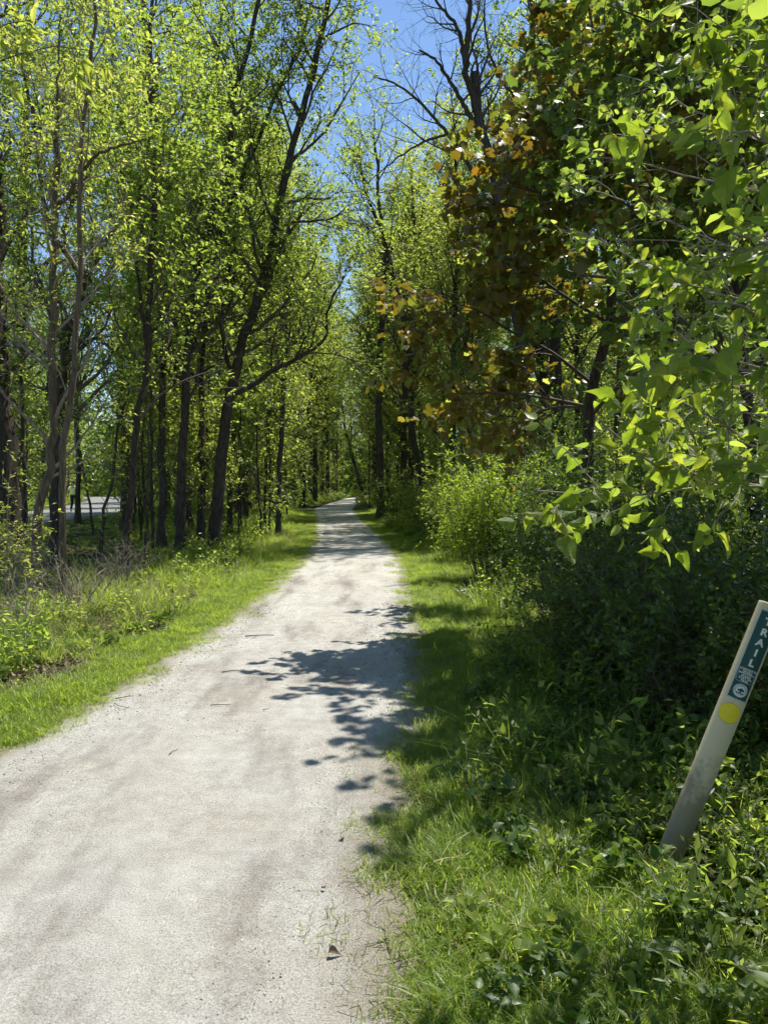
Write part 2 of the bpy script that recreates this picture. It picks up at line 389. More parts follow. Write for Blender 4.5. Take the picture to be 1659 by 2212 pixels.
def grid_mesh(name, xs, ys, zf, mat):
    X, Y = np.meshgrid(xs, ys); Z = zf(X, Y)
    V = np.stack([X, Y, Z], -1).reshape(-1, 3); nx, ny = len(xs), len(ys)
    i = np.arange(ny-1)[:, None]*nx; j = np.arange(nx-1)[None]
    F = np.stack([i+j, i+j+1, i+nx+j+1, i+nx+j], -1).reshape(-1, 4)
    return mesh_np(name, V, F, [mat], smooth=True)
xs = np.concatenate([[-900, -400, -200, -120, -80], np.linspace(-60, -8, 105), np.linspace(-7.8, 7.8, 131), np.linspace(8, 60, 105), [80, 120, 200, 400, 900]])
ys = np.concatenate([[-60, -30, -15], np.linspace(-8, 20, 220), np.linspace(20.3, 100, 200), [110, 130, 160, 220, 400, 900, 1800]])
tag(link('ground', grid_mesh('ground', xs, ys, lambda x, y: gz(x, y)-.012, M['soil'])), 'brown and green woodland floor on both sides of the trail', 'ground', kind='structure')
def margin_l(y): return np.interp(y, [0, 6, 20, 60], [.35, .30, .22, .15])
def margin_r(y): return np.interp(y, [0, 3, 5, 8, 20, 60], [.50, .48, .36, .22, .18, .15])
def ribbon(name, ys, nx, mat, seed):
    rng = np.random.default_rng(seed)
    L = path_l(ys)-margin_l(ys)+rng.normal(0, .02, len(ys)); Rr = path_r(ys)+margin_r(ys)+rng.normal(0, .02, len(ys))
    t = np.linspace(0, 1, nx)
    X = L[:, None]*(1-t)+Rr[:, None]*t; Y = np.broadcast_to(ys[:, None], X.shape)
    Z = .010*np.sin(np.pi*t)[None, :]+.003*np.sin(3.1*X+Y)*np.sin(2.2*Y)*np.sin(np.pi*t)[None, :]+.006
    Z[:, 0] = Z[:, -1] = -.016
    i = np.arange(len(ys)-1)[:, None]*nx; j = np.arange(nx-1)[None]
    F = np.stack([i+j, i+j+1, i+nx+j+1, i+nx+j], -1).reshape(-1, 4)
    me = mesh_np(name, np.stack([X, Y, Z], -1).reshape(-1, 3), F, [mat], smooth=True)
    ml, mr = margin_l(Y)+.12, margin_r(Y)+.12
    mg = np.maximum(1-(X-L[:, None])/ml, 1-(Rr[:, None]-X)/mr)
    at_ = me.attributes.new('margin', 'FLOAT', 'POINT'); at_.data.foreach_set('value', np.clip(mg, 0, 1).astype(np.float32).ravel())
    return me
pys = np.concatenate([np.arange(-8, 24, .07), np.arange(24, 125, .4)])
tag(link('trail', ribbon('trail', pys, 40, M['gravel'], 3)), 'pale crushed limestone trail running into the woods', 'trail', kind='structure')
# side track ribbon
tp = resample(np.c_[TRK, np.zeros(len(TRK))], 90); tt = norm(np.gradient(tp, axis=0)); tn = np.stack([-tt[:, 1], tt[:, 0], 0*tt[:, 0]], 1)
wid = np.linspace(-2.7, 2.7, 8)
V = (tp[:, None]+wid[None, :, None]*tn[:, None]); V[..., 2] = .008
i = np.arange(89)[:, None]*8; j = np.arange(7)[None]
tag(link('side_track', mesh_np('side_track', V.reshape(-1, 3), np.stack([i+j, i+8+j, i+9+j, i+j+1], -1).reshape(-1, 4), [M['track']])), 'pale gravel track bending away beyond the trees on the left', 'track', kind='structure')

# ------------------------------------------------------------------ trees
def tree_obj(name, label, cat, base, parts, group=None):
    """parts: list of (name, MB, mat, kind, smooth)"""
    e = bpy.data.objects.new(name, None); COL.objects.link(e); e.location = base; e.empty_display_size = .2
    tag(e, label, cat, group)
    for nm, mb, mat, kind, sm in parts:
        if mb.n == 0: continue
        o = link(nm, mb.mesh(nm, mat, base, sm), e)
        if kind: o['kind'] = kind
    return e

def build_tree(name, label, stems, r0s, height, rng, bark='bark_dark', leaf='leaf_green', tm=DIAMOND, lsize=.085, crown_from=.25,
               n1=22, L1=2.6, n2=6, L2=1.05, n3=4, L3=.40, nleaf=11, cat='tree', group=None, flare=1.5, base=None, up1=.35, leafy=True, droop=.25, flat=.7, tw=3):
    """stems: list of (polyline); the first is the trunk, others are limbs. Grows branches, twigs, leaves on them."""
    base = np.asarray(stems[0][0] if base is None else base, float)
    Ps = []; Rs = []
    mbs = []
    for k, (st, (ra, rb)) in enumerate(zip(stems, r0s)):
        st = [np.asarray(p, float) for p in st]
        if k == 0 and st[-1][2] < height-.5:
            d = norm(st[-1]-st[-2]) if len(st) > 1 else np.array([0, 0, 1.]); p = st[-1]
            while p[2] < height:
                d = norm(d*.8+np.array([0, 0, .35])+.10*rng.standard_normal(3)); p = p+d*1.3; st.append(p)
        P = resample(st, 26); R = ra+(rb-ra)*np.linspace(0, 1, 26)**.9
        P[1:-1] += rng.normal(0, .012+ra*.05, (24, 3))*np.array([1, 1, .3])
        Ps.append(P); Rs.append(R)
        Pt = P.copy(); Rt = R.copy()
        if k == 0:
            h = P[:, 2]-P[0, 2]; Rt = R*(1+(flare-1)*np.exp(-h/.22)); Pt[0, 2] -= .10
        mb = MB(); mb.add(*tubes(Pt[None], Rt[None], 12 if ra > .05 else 7, .045, rng)); mbs.append(mb)
    P = np.stack(Ps); R = np.stack(Rs)
    parts = [('trunk', mbs[0], M[bark], None, True)]+[('limb', m, M[bark], None, True) for m in mbs[1:]]
    br = MB(); lf = MB()
    Q1s, R1s = [], []
    for k in range(len(P)):
        ln = np.linalg.norm(np.diff(P[k], axis=0), axis=1).sum()
        t0 = crown_from if k == 0 else .15
        nn = max(3, int(n1*(ln*(1-t0))/(height*(1-crown_from)+1e-6)))
        tfall = np.linspace(1.05, .55, nn)[None]
        q, r = grow(P[k:k+1], R[k:k+1], nn, t0, 1., L1*tfall, (35, 75), 7, rng, up=up1, wob=.16, rfac=.5, rmax=.05, upstep=.05)
        Q1s.append(q); R1s.append(r)
    Q1 = np.concatenate(Q1s); R1 = np.concatenate(R1s)
    br.add(*tubes(Q1, R1, 5))
    Q2, R2 = grow(Q1, R1, n2, .22, 1., L2, (30, 65), 4, rng, up=.12, wob=.2, rfac=.6, upstep=.02); R2 = np.maximum(R2, .0035)
    br.add(*tubes(Q2, R2, 4))
    Q3, R3 = grow(Q2, R2, n3, .15, 1., L3, (25, 70), 2, rng, up=.0, wob=.25, rfac=.6); R3 = np.maximum(R3, .0022)
    br.add(*tubes(Q3, R3, tw))
    parts.append(('branch', br, M['twig' if bark != 'bark_tan' else 'twig_pale'], 'stuff', False))
    if leafy and nleaf:
        lf.add(*leaves(leaf_frames(Q3, nleaf, lsize, rng, droop, flat, tip=1.8, jit=.02), tm))
        parts.append(('crown', lf, M[leaf], 'stuff', False))
    return tree_obj(name, label, cat, base, parts, group)

def px(pts, d, d2=None):
    n = len(pts); dd = np.linspace(d, d if d2 is None else d2, n)
    out = [at(u, v, q) for (u, v), q in zip(pts, dd)]
    out[0][2] = float(gz(out[0][0], out[0][1]))
    return out
def pxl(pts, d, d2=None):
    dd = np.linspace(d, d if d2 is None else d2, len(pts)); return [at(u, v, q) for (u, v), q in zip(pts, dd)]
def wr(w, d): return .5*w/1617*d

seed = [100]
def T(label, pts, w, height, limbs=(), d=None, name='tree', taper=.3, **kw):
    seed[0] += 1; rng = np.random.default_rng(seed[0])
    d = d or depth_of(pts[0][1])
    stems = [px(pts, d)]; rs = [(wr(w, d), wr(w, d)*taper)]
    for lp, lw in limbs:
        stems.append(pxl(lp, d, d+rng.uniform(-1.2, 1.2))); rs.append((wr(lw, d), wr(lw, d)*.3))
    return build_tree(name, label, stems, rs, height, rng, **kw)

# ---- left side of the trail
T('massive dark-barked tree at the left edge of the picture', [(14, 1198), (8, 1000), (-8, 800), (-15, 600), (-12, 400)], 66, 16, bark='bark_dark', n1=20, L1=3.2, crown_from=.22, n3=5, lsize=.08)
T('slim dark tree just right of the massive left-edge trunk', [(52, 1185), (54, 1050), (48, 900), (55, 700)], 11, 11, bark='bark_grey', n1=14, L1=1.8, crown_from=.22)
T('tan-barked young tree with twiggy lower stem, nearest on the left', [(87, 1289), (84, 1200), (82, 1110), (103, 1040), (113, 960), (115, 810), (116, 640), (119, 480)], 21, 6.2,
  [([(119, 490), (122, 440), (123, 340), (126, 200), (132, 40)], 11), ([(121, 455), (150, 415), (200, 345), (245, 320), (310, 300)], 11)],
  bark='bark_tan', leaf='leaf_yellow', tm=LANCE, lsize=.085, n1=15, L1=1.5, crown_from=.22, n2=5, L2=.7, n3=4, L3=.35, nleaf=7, taper=.55, droop=.45)
T('thin tan-barked stem rising straight beside the twiggy young tree', [(130, 1303), (136, 1180), (135, 1000), (145, 900), (160, 800), (163, 700), (175, 575), (172, 425), (178, 300)], 17, 7.5,
  bark='bark_tan', leaf='leaf_yellow', tm=LANCE, lsize=.085, n1=10, L1=1.2, crown_from=.4, n2=5, L2=.6, n3=4, L3=.3, nleaf=7, taper=.35, droop=.45)
T('dark crooked tree that forks wide behind the tan stems', [(118, 1224), (122, 1100), (127, 950), (138, 797), (141, 737), (168, 676), (180, 639), (176, 605)], 26, 6.0,
  [([(176, 610), (160, 575), (131, 530), (112, 505), (102, 464), (93, 420), (85, 359), (72, 250), (52, 160), (30, 40)], 13),
   ([(150, 560), (140, 500), (156, 444), (170, 408), (195, 366), (225, 290), (240, 180), (250, 40)], 11),
   ([(180, 610), (207, 566), (226, 525), (256, 483), (280, 461), (292, 427), (307, 396), (322, 300), (330, 150)], 12)],
  bark='bark_dark', n1=14, L1=1.9, crown_from=.45, taper=.75)
T('grey tree half hiding the walker in the pale vest', [(169, 1133), (170, 1000), (166, 850), (170, 600)], 12, 15, bark='bark_grey', n1=18, L1=2.6, crown_from=.22)
T('thin sapling leaning left beside the walker', [(204, 1160), (196, 1100), (186, 1045), (176, 990)], 6, 5, name='sapling', bark='bark_grey', n1=8, L1=.9, crown_from=.5, n2=4, L2=.5, n3=4, L3=.3)
T('thin crooked sapling in front of the side track', [(213, 1200), (224, 1130), (228, 1085), (242, 1050), (248, 1000), (252, 940)], 8, 6, name='sapling', bark='bark_dark', n1=10, L1=1.1, crown_from=.45, n2=4, L2=.5, n3=4, L3=.3)
T('slender dark tree leaning right, standing nearest of the dark trunks', [(270, 1254), (275, 1170), (279, 1110), (285, 1040), (290, 980), (298, 900), (307, 840), (319, 750)], 16, 6.2,
  [([(318, 755), (304, 650), (300, 560), (302, 500), (320, 450), (332, 380), (340, 250)], 9), ([(318, 755), (340, 700), (365, 660), (385, 610), (398, 540), (420, 430)], 9)],
  bark='bark_dark', n1=12, L1=1.6, crown_from=.4, taper=.7)
T('stout grey tree standing behind the slender leaning trunk', [(276, 1150), (271, 1000), (263, 880), (262, 790), (266, 712), (288, 640)], 25, 14,
  [([(264, 800), (245, 760), (222, 735), (203, 705)], 9)], bark='bark_grey', n1=20, L1=2.8, crown_from=.22)
T('very thin straight sapling left of the two grey trunks', [(313, 1233), (318, 1100), (322, 950), (325, 870)], 5.5, 5, name='sapling', bark='bark_dark', n1=8, L1=.7, crown_from=.5, n2=4, L2=.4, n3=4, L3=.25)
T('straight grey tree with flared foot, left of a thicker twin', [(350, 1188), (352, 1060), (350, 950), (352, 800), (350, 600)], 19, 14, bark='bark_grey', n1=22, L1=2.5, crown_from=.22)
T('straight grey-brown tree with vertical bark ridges at its base', [(389, 1198), (392, 1050), (398, 900), (405, 780), (420, 640), (430, 560), (455, 470)], 22, 14, bark='bark_dark', n1=24, L1=2.5, crown_from=.22)
T('slim tree curving right above, between ridged and forked trunks', [(434, 1183), (437, 1010), (436, 860), (440, 720), (452, 620), (475, 500), (540, 350), (590, 220), (640, 120)], 17, 14,
  bark='bark_dark', n1=28, L1=2.3, crown_from=.22)
T('leaning forked tree with one long limb reaching toward the trail', [(467, 1193), (473, 1060), (485, 930), (497, 860), (508, 810), (522, 735), (548, 680), (570, 590), (590, 540), (600, 470), (622, 360), (650, 250)], 28, 13.5,
  [([(502, 850), (535, 840), (585, 805), (640, 775), (690, 745), (706, 715), (708, 672), (722, 640), (742, 596)], 12), ([(640, 775), (660, 730), (690, 660)], 6),
   ([(505, 830), (480, 700), (500, 560), (520, 400), (560, 250)], 10)],
  bark='bark_dark', n1=30, L1=2.5, crown_from=.3, n3=5)
T('narrow trunk close behind the leaning forked tree', [(495, 1158), (500, 1000), (508, 900), (512, 800)], 13, 12, bark='bark_dark', n1=18, L1=2.2, crown_from=.22)
T('spindly sapling right of the leaning forked tree', [(515, 1173), (518, 1050), (520, 950)], 4.5, 5, name='sapling', bark='bark_dark', n1=8, L1=.8, crown_from=.45, n2=4, L2=.4, n3=4, L3=.25)
T('thin dark tree leaning right in the middle distance', [(528, 1138), (536, 1020), (541, 900), (548, 800)], 9, 11, bark='bark_dark', n1=16, L1=2.0, crown_from=.22)
T('straight thin dark pole-like tree near the trail verge', [(573, 1158), (576, 1000), (583, 870), (586, 760)], 7.5, 9, bark='bark_dark', n1=14, L1=1.7, crown_from=.22)
T('straight grey tree closest to the trail on its left side', [(601, 1163), (605, 1020), (610, 900), (614, 830), (620, 700)], 13.5, 11, bark='bark_grey', n1=20, L1=2.1, crown_from=.22)
T('dark leaning tree left of where the trail vanishes', [(670, 1078), (680, 1035), (690, 1000), (700, 950)], 8, 15, d=70, bark='bark_dark', n1=24, L1=4.2, crown_from=.22, L2=1.8, L3=.8, lsize=.17)
T('straight dark trunk at the far bend of the trail', [(719, 1071), (721, 1000), (718, 930)], 8, 17, d=98, bark='bark_dark', n1=24, L1=4.5, crown_from=.22, L2=1.8, L3=.8, lsize=.18)

# ---- right side of the trail
T('dark trunk leaning left over the far end of the trail', [(783, 1076), (775, 1030), (762, 990), (752, 950)], 10, 15, d=80, bark='bark_dark', n1=26, L1=4.4, crown_from=.25, L2=1.8, L3=.8, lsize=.17)
T('straight grey trunk right of the trail in the middle distance', [(823, 1121), (821, 1000), (819, 880), (822, 740), (830, 600)], 18, 17, bark='bark_grey', n1=26, L1=3.0, crown_from=.3, lsize=.11, L2=1.3)
T('crooked twisting tree among brush right of the trail', [(912, 1143), (916, 1080), (911, 1030), (900, 980), (890, 930), (882, 885), (874, 830), (880, 740)], 18, 12,
  [([(886, 910), (870, 890), (855, 872), (846, 840)], 8)], bark='bark_dark', n1=20, L1=2.4, crown_from=.35, lsize=.10)
T('tall airy light-green tree forking high above the trail', [(872, 1110), (874, 900), (874, 780), (879, 670)], 18, 13,
  [([(879, 680), (890, 600), (905, 520), (915, 430)], 10), ([(880, 675), (915, 620), (945, 570), (975, 520)], 8)], d=40, bark='bark_grey', leaf='leaf_yellow', n1=26, L1=3.4, crown_from=.2, L2=1.6, n2=7, L3=.6, nleaf=14, lsize=.12)
T('big bare-limbed tree against the blue sky, barely leafing', [(1140, 1164), (1137, 960), (1130, 820), (1110, 600), (1075, 420), (1059, 340), (1035, 260)], 34, 13,
  [([(1040, 275), (1015, 190), (1005, 150), (1012, 60), (1018, -60), (1025, -180)], 17), ([(1006, 155), (996, 91), (985, 57), (942, 0), (920, -60)], 11),
   ([(1040, 300), (1002, 227), (968, 170), (940, 130), (905, 108)], 13), ([(1045, 410), (1002, 340), (962, 283), (917, 232), (877, 193), (809, 164)], 11),
   ([(962, 292), (917, 306), (860, 340), (792, 397)], 6), ([(1100, 500), (1112, 340), (1110, 215), (1093, 187), (1062, 125), (1047, 57), (1050, -60)], 9)],
  d=22, bark='bark_grey', leafy=True, nleaf=0, n1=15, L1=1.7, crown_from=.6, n2=4, L2=.8, n3=3, L3=.35, taper=.5, up1=.25)
T('dark trunk deep in the brush, right of the bare tree', [(1345, 1210), (1342, 1000), (1340, 880), (1352, 700)], 30, 11, d=16.5, bark='bark_dark', leaf='leaf_deep', n1=12, L1=1.7, crown_from=.5)

# ---- dark bronze-leaved maple arching over the verge: trunk, branches, leaves
def split_leaves(e, base, fr, meshes, limit, rng):
    """the leaves that show largest become parts of their own; the rest are returned"""
    pos = fr[0]; y = np.maximum(pos[:, 1], .3)
    u = pos[:, 0]/y*1617; vv = (pos[:, 2]-CAM_H)/y*1617
    inview = (np.abs(u) < 800) & (vv < 1000) & (vv > -1000)
    score = np.where(inview, fr[4]/y, 0)
    idx = np.argsort(-score)[:limit]
    for i in idx:
        o = link('leaf', meshes[int(rng.integers(len(meshes)))], e); o.matrix_local = frame_matrix(fr, i, base)
    m = np.ones(len(pos), bool); m[idx] = False
    return sel(fr, m)
def leaf_meshes(tms, mat):
    return [mesh_np('leaf', V, F, [mat], smooth=True) for V, F in tms]

rng = np.random.default_rng(41)
mb_t = MB(); mb_b = MB()
tr = resample(px([(1262, 1333), (1268, 1100), (1270, 930), (1280, 830), (1316, 700), (1320, 560), (1310, 300), (1308, 170), (1300, -60)], 9.0), 30)
base = tr[0].copy(); RT = np.linspace(.085, .028, 30); h = tr[:, 2]
RTf = RT*(1+.5*np.exp(-h/.2)); t2 = tr.copy(); t2[0, 2] -= .1
mb_t.add(*tubes(t2[None], RTf[None], 12, .04, rng))
lims = [pxl(p, 9.0, d2) for p, d2 in [
    ([(1275, 880), (1180, 860), (1100, 850), (1020, 850), (965, 850)], 7.6), ([(1280, 830), (1190, 760), (1110, 720), (1040, 675), (985, 655)], 7.4),
    ([(1316, 700), (1220, 640), (1150, 590), (1100, 560), (1060, 545)], 7.8), ([(1320, 600), (1240, 520), (1170, 470), (1110, 445), (1060, 440)], 8.0),
    ([(1318, 480), (1240, 400), (1180, 350), (1140, 310), (1110, 300)], 8.3), ([(1312, 360), (1260, 290), (1220, 240), (1180, 225)], 8.0),
    ([(1310, 250), (1270, 160), (1240, 100), (1215, 70)], 8.5), ([(1308, 180), (1280, 60), (1260, -40)], 8.5),
    ([(1310, 300), (1400, 200), (1480, 120), (1560, 60)], 8.2), ([(1318, 480), (1420, 420), (1500, 360), (1600, 330)], 8.0),
    ([(1316, 700), (1400, 640), (1490, 600), (1580, 590)], 7.6), ([(1275, 900), (1350, 820), (1440, 790), (1540, 770)], 7.5),
    ([(1275, 880), (1200, 880), (1120, 900), (1040, 890)], 10.2), ([(1318, 600), (1240, 590), (1160, 560), (1090, 520)], 10.6), ([(1305, 120), (1400, 20), (1480, -60)], 8.6),
    ([(1312, 420), (1250, 430), (1180, 420), (1100, 400)], 7.2),
    ([(1312, 420), (1400, 360), (1480, 320), (1560, 300)], 5.8), ([(1310, 300), (1420, 230), (1520, 200), (1640, 180)], 6.0), ([(1316, 560), (1400, 500), (1500, 460), (1620, 430)], 5.9),
    ([(1308, 200), (1370, 100), (1440, 60), (1520, -10)], 6.4), ([(1312, 360), (1340, 270), (1390, 200), (1420, 150)], 6.0), ([(1318, 480), (1350, 420), (1400, 400), (1440, 380)], 5.6)]]
PL = np.stack([resample(l, 14) for l in lims]); RL = np.broadcast_to(np.linspace(.024, .006, 14), (len(PL), 14))
mb_b.add(*tubes(PL, RL, 6))
Q2, R2 = grow(PL, RL, 11, .2, 1., .62, (30, 65), 5, rng, up=.05, wob=.16, rfac=.6); R2 = np.maximum(R2, .003); mb_b.add(*tubes(Q2, R2, 4))
Q3, R3 = grow(Q2, R2, 5, .2, 1., .34, (25, 60), 3, rng, up=0, wob=.2); R3 = np.maximum(R3, .0018); mb_b.add(*tubes(Q3, R3, 3))
e = tree_obj('maple_tree', 'dark bronze-leaved maple arching over the right side of the trail', 'tree', base,
             [('trunk', mb_t, M['bark_dark'], None, True), ('branch', mb_b, M['twig'], 'stuff', False)])
fr = leaf_frames(Q3, 9, .108, rng, .45, .5)
fr = split_leaves(e, base, fr, leaf_meshes([MAPLE, lobed(MAPLE_OUT, -.3), lobed(MAPLE_OUT, .12)], M['leaf_bronze']), 300, rng)
left = rng.random(len(fr[0])) < np.clip(1.25-(fr[0][:, 0]/fr[0][:, 1]*1617-120)/420+.25*(1-(fr[0][:, 2]-2)/5), .05, .95)
lf = MB(); lf.add(*leaves(sel(fr, left), MAPLE)); o = link('crown', lf.mesh('crown', M['leaf_bronze'], base), e); o['kind'] = 'stuff'
lf = MB(); lf.add(*leaves(sel(fr, ~left), MAPLE)); o = link('crown', lf.mesh('crown', M['leaf_yellow'], base), e); o['kind'] = 'stuff'; o['label'] = 'yellow-green leaves high and to the right in the maple'

# ---- near broad-leaved tree whose branches come in from the right
rng = np.random.default_rng(57)
mb_t = MB(); mb_b = MB()
base = np.array([3.15, 3.3, 0.]); base[2] = gz(3.15, 3.3)
tr = resample([base, base+[.05, .05, 1.2], base+[-.02, .1, 2.6], base+[.08, .2, 4.2], base+[.0, .3, 5.6]], 26); RT = np.linspace(.07, .02, 26)
t2 = tr.copy(); t2[0, 2] -= .1; mb_t.add(*tubes(t2[None], RT[None], 12, .04, rng))
def from_trunk(z, pts):
    p0 = tr[np.argmin(np.abs(tr[:, 2]-z))]; return resample([p0]+[at(*p) for p in pts], 16)
near = [(1.45, [(1700, 1056, 2.9), (1512, 1053, 2.7), (1427, 1066, 2.6), (1302, 1070, 2.55), (1160, 1060, 2.5)]),
        (1.55, [(1560, 1050, 2.75), (1475, 1046, 2.65), (1410, 1000, 2.6), (1350, 960, 2.6), (1300, 915, 2.55)]),
        (1.7, [(1720, 960, 2.6), (1590, 930, 2.4), (1530, 890, 2.3), (1475, 870, 2.3)]),
        (1.9, [(1720, 820, 2.5), (1600, 800, 2.2), (1560, 790, 2.1), (1500, 800, 2.1)]),
        (2.1, [(1720, 700, 2.4), (1600, 660, 2.1), (1570, 640, 2.0), (1520, 650, 2.0)]),
        (2.4, [(1720, 540, 2.3), (1640, 510, 2.0), (1570, 500, 2.0)]),
        (2.7, [(1720, 330, 2.4), (1640, 290, 2.2), (1570, 280, 2.1), (1520, 290, 2.1)]),
        (2.9, [(1720, 130, 2.4), (1640, 100, 2.2), (1590, 130, 2.2)]),
        (3.1, [(1720, 30, 2.5), (1620, -30, 2.3), (1530, -20, 2.2)]),
        (2.2, [(1660, 560, 4.2), (1450, 480, 4.4), (1340, 430, 4.5), (1240, 400, 4.5)]),
        (2.4, [(1660, 420, 4.3), (1480, 380, 4.6), (1380, 350, 4.7), (1290, 340, 4.7)]),
        (2.1, [(1660, 660, 4.0), (1480, 620, 4.2), (1370, 560, 4.4), (1270, 500, 4.5)]),
        (1.9, [(1660, 800, 4.0), (1500, 740, 4.2), (1420, 690, 4.3), (1350, 650, 4.3)]),
        (1.8, [(1660, 900, 4.0), (1500, 850, 4.2), (1390, 800, 4.3)]),
        (2.9, [(1660, 280, 4.2), (1500, 240, 4.5), (1400, 180, 4.8), (1330, 160, 5.0)]),
        (3.3, [(1700, 150, 4.4), (1560, 80, 4.8), (1450, 30, 5.2)]),
        (1.6, [(1660, 970, 4.2), (1560, 940, 4.4), (1440, 930, 4.6)]),
        (2.5, [(1720, 440, 4.9), (1600, 400, 5.0), (1500, 330, 5.0), (1380, 260, 5.2)]),
        (2.2, [(1720, 600, 4.8), (1600, 560, 4.9), (1460, 520, 5.0), (1330, 520, 5.2)]),
        (2.0, [(1720, 760, 4.7), (1600, 700, 4.8), (1480, 680, 4.9), (1360, 740, 5.0)]),
        (1.8, [(1720, 860, 4.6), (1600, 840, 4.7), (1500, 890, 4.8)])]
PL = np.stack([from_trunk(z, p) for z, p in near]); RL = np.broadcast_to(np.linspace(.012, .003, 16), (len(PL), 16))
mb_b.add(*tubes(PL, RL, 6))
nb = 9
Qa, Ra = grow(PL[:nb], RL[:nb], 9, .60, 1., .24, (30, 70), 4, rng, up=.1, wob=.16, rfac=.6)
Qb, Rb = grow(PL[nb:], RL[nb:], 11, .48, 1., .34, (30, 70), 4, rng, up=.1, wob=.16, rfac=.6)
Q2, R2 = np.concatenate([Qa, Qb]), np.concatenate([Ra, Rb]); R2 = np.maximum(R2, .0018); mb_b.add(*tubes(Q2, R2, 4))
Q3, R3 = grow(Q2, R2, 2, .3, 1., .16, (30, 60), 2, rng, up=0, wob=.2); R3 = np.maximum(R3, .0012); mb_b.add(*tubes(Q3, R3, 3))
e = tree_obj('broadleaf_tree', 'near broad-leaved tree reaching in from the right edge, big glossy leaves', 'tree', base,
             [('trunk', mb_t, M['bark_grey'], None, True), ('branch', mb_b, M['twig_pale'], 'stuff', False)])
fr = leaf_frames(np.concatenate([Q2[:, ::2], Q3]), 5, .074, rng, .5, .45)
fr = fr[:4]+(fr[4]*np.where(fr[0][:, 1] < 3.3, .95, .80),)
near_tm = [big_leaf(.30+.02*k, k+1, [0, 0, .14, .10, 0, .06, .18][k]) for k in range(7)]
nfr = len(fr[0])
fr = split_leaves(e, base, fr, leaf_meshes(near_tm, M['leaf_veined']), 300, rng)
lf = MB(); lf.add(*leaves(fr, OVATE)); o = link('crown', lf.mesh('crown', M['leaf_green'], base), e); o['kind'] = 'stuff'

rng = np.random.default_rng(59)
bx_, by_ = 3.45, 6.9
build_tree('gum_tree', 'green lobed-leaf tree in the upper right, behind the near branches', [[np.array([bx_, by_, float(gz(bx_, by_))]), np.array([bx_-.1, by_, 2.2]), np.array([bx_-.45, by_-.15, 4.2]), np.array([bx_-.7, by_-.25, 6.0])]],
           [(.075, .02)], 6.4, rng, bark='bark_dark', leaf='leaf_deep', tm=MAPLE, lsize=.10, crown_from=.40, n1=34, L1=1.75, n2=6, L2=.7, n3=4, L3=.3, nleaf=8, up1=.10, droop=.4, flat=.6)
# ---- branch hanging in at the top left, from a young tree outside the picture
rng = np.random.default_rng(63)
mb_t = MB(); mb_b = MB(); base = np.array([-4.6, 5.0, 0.]); base[2] = gz(-4.6, 5.)
tr = resample([base, base+[.1, 0, 2], base+[.0, .1, 4], base+[.15, .1, 6]], 20); RT = np.linspace(.05, .012, 20)
t2 = tr.copy(); t2[0, 2] -= .1; mb_t.add(*tubes(t2[None], RT[None], 10, .04, rng))
PL = np.stack([resample([tr[13]]+[at(*p) for p in q], 12) for q in ([(-60, 150, 5), (60, 105, 5), (130, 100, 5), (200, 110, 5)], [(-80, 90, 5), (20, 50, 5), (90, 40, 5)], [(-80, 180, 5.2), (-20, 150, 5.1), (40, 165, 5)])])
RL = np.broadcast_to(np.linspace(.009, .003, 12), (3, 12)); mb_b.add(*tubes(PL, RL, 5))
Q2, R2 = grow(PL, RL, 9, .35, 1., .26, (35, 70), 3, rng, up=-.1, wob=.15); R2 = np.maximum(R2, .0016); mb_b.add(*tubes(Q2, R2, 3))
e = tree_obj('ash_tree', 'yellow-green leafy branch hanging in at the top left corner', 'tree', base, [('trunk', mb_t, M['bark_tan'], None, True), ('branch', mb_b, M['twig'], 'stuff', False)])
fr = leaf_frames(Q2, 8, .10, rng, .5, .6)
V, F = big_leaf(.2, 9); split_leaves(e, base, fr, leaf_meshes([(V, F), big_leaf(.22, 10)], M['leaf_yellow']), 230, rng)

# ------------------------------------------------------------------ shrubs
def build_shrub(name, label, x, y, h, rad, n, rng_seed, leaf='leaf_shrub', tm=DIAMOND, lsize=.045, nleaf=10, stem='twig', k2=7, k3=4, group=None, lean=.0, wob=.14, L2=.45, L3=.22):
    rng = np.random.default_rng(rng_seed); base = np.array([x, y, float(gz(x, y))])
    a = rng.uniform(0, 6.28, n); rr = rad*np.sqrt(rng.random(n)); top = np.stack([np.cos(a)*rr, np.sin(a)*rr, h*(.55+.5*rng.random(n))*(1-.35*(rr/rad)**2)], 1)
    b0 = np.stack([np.cos(a)*rr*.22, np.sin(a)*rr*.22, np.zeros(n)-.05], 1)
    mid = b0*.45+top*.55; mid[:, 2] = top[:, 2]*.68
    P = np.stack([resample([base+b0[i], base+mid[i]+rng.normal(0, .05, 3), base+top[i]], 12) for i in range(n)])
    R = np.linspace(.011, .003, 12)[None]*(.6+.8*rng.random((n, 1)))*(.7+.2*h)
    st = MB(); st.add(*tubes(P, R, 5))
    Q2, R2 = grow(P, R, k2, .22, 1., L2, (30, 75), 4, rng, up=.15, wob=wob, rfac=.6); R2 = np.maximum(R2, .0016); st.add(*tubes(Q2, R2, 3))
    Q3, R3 = grow(Q2, R2, k3, .2, 1., L3, (30, 70), 2, rng, up=.1, wob=.2); R3 = np.maximum(R3, .0012); st.add(*tubes(Q3, R3, 3))
    lf = MB(); lf.add(*leaves(leaf_frames(Q3, nleaf, lsize, rng, .1, .62), tm))
    return tree_obj(name, label, 'shrub', base, [('stem', st, M[stem], 'stuff', False), ('foliage', lf, M[leaf], 'stuff', False)], group)
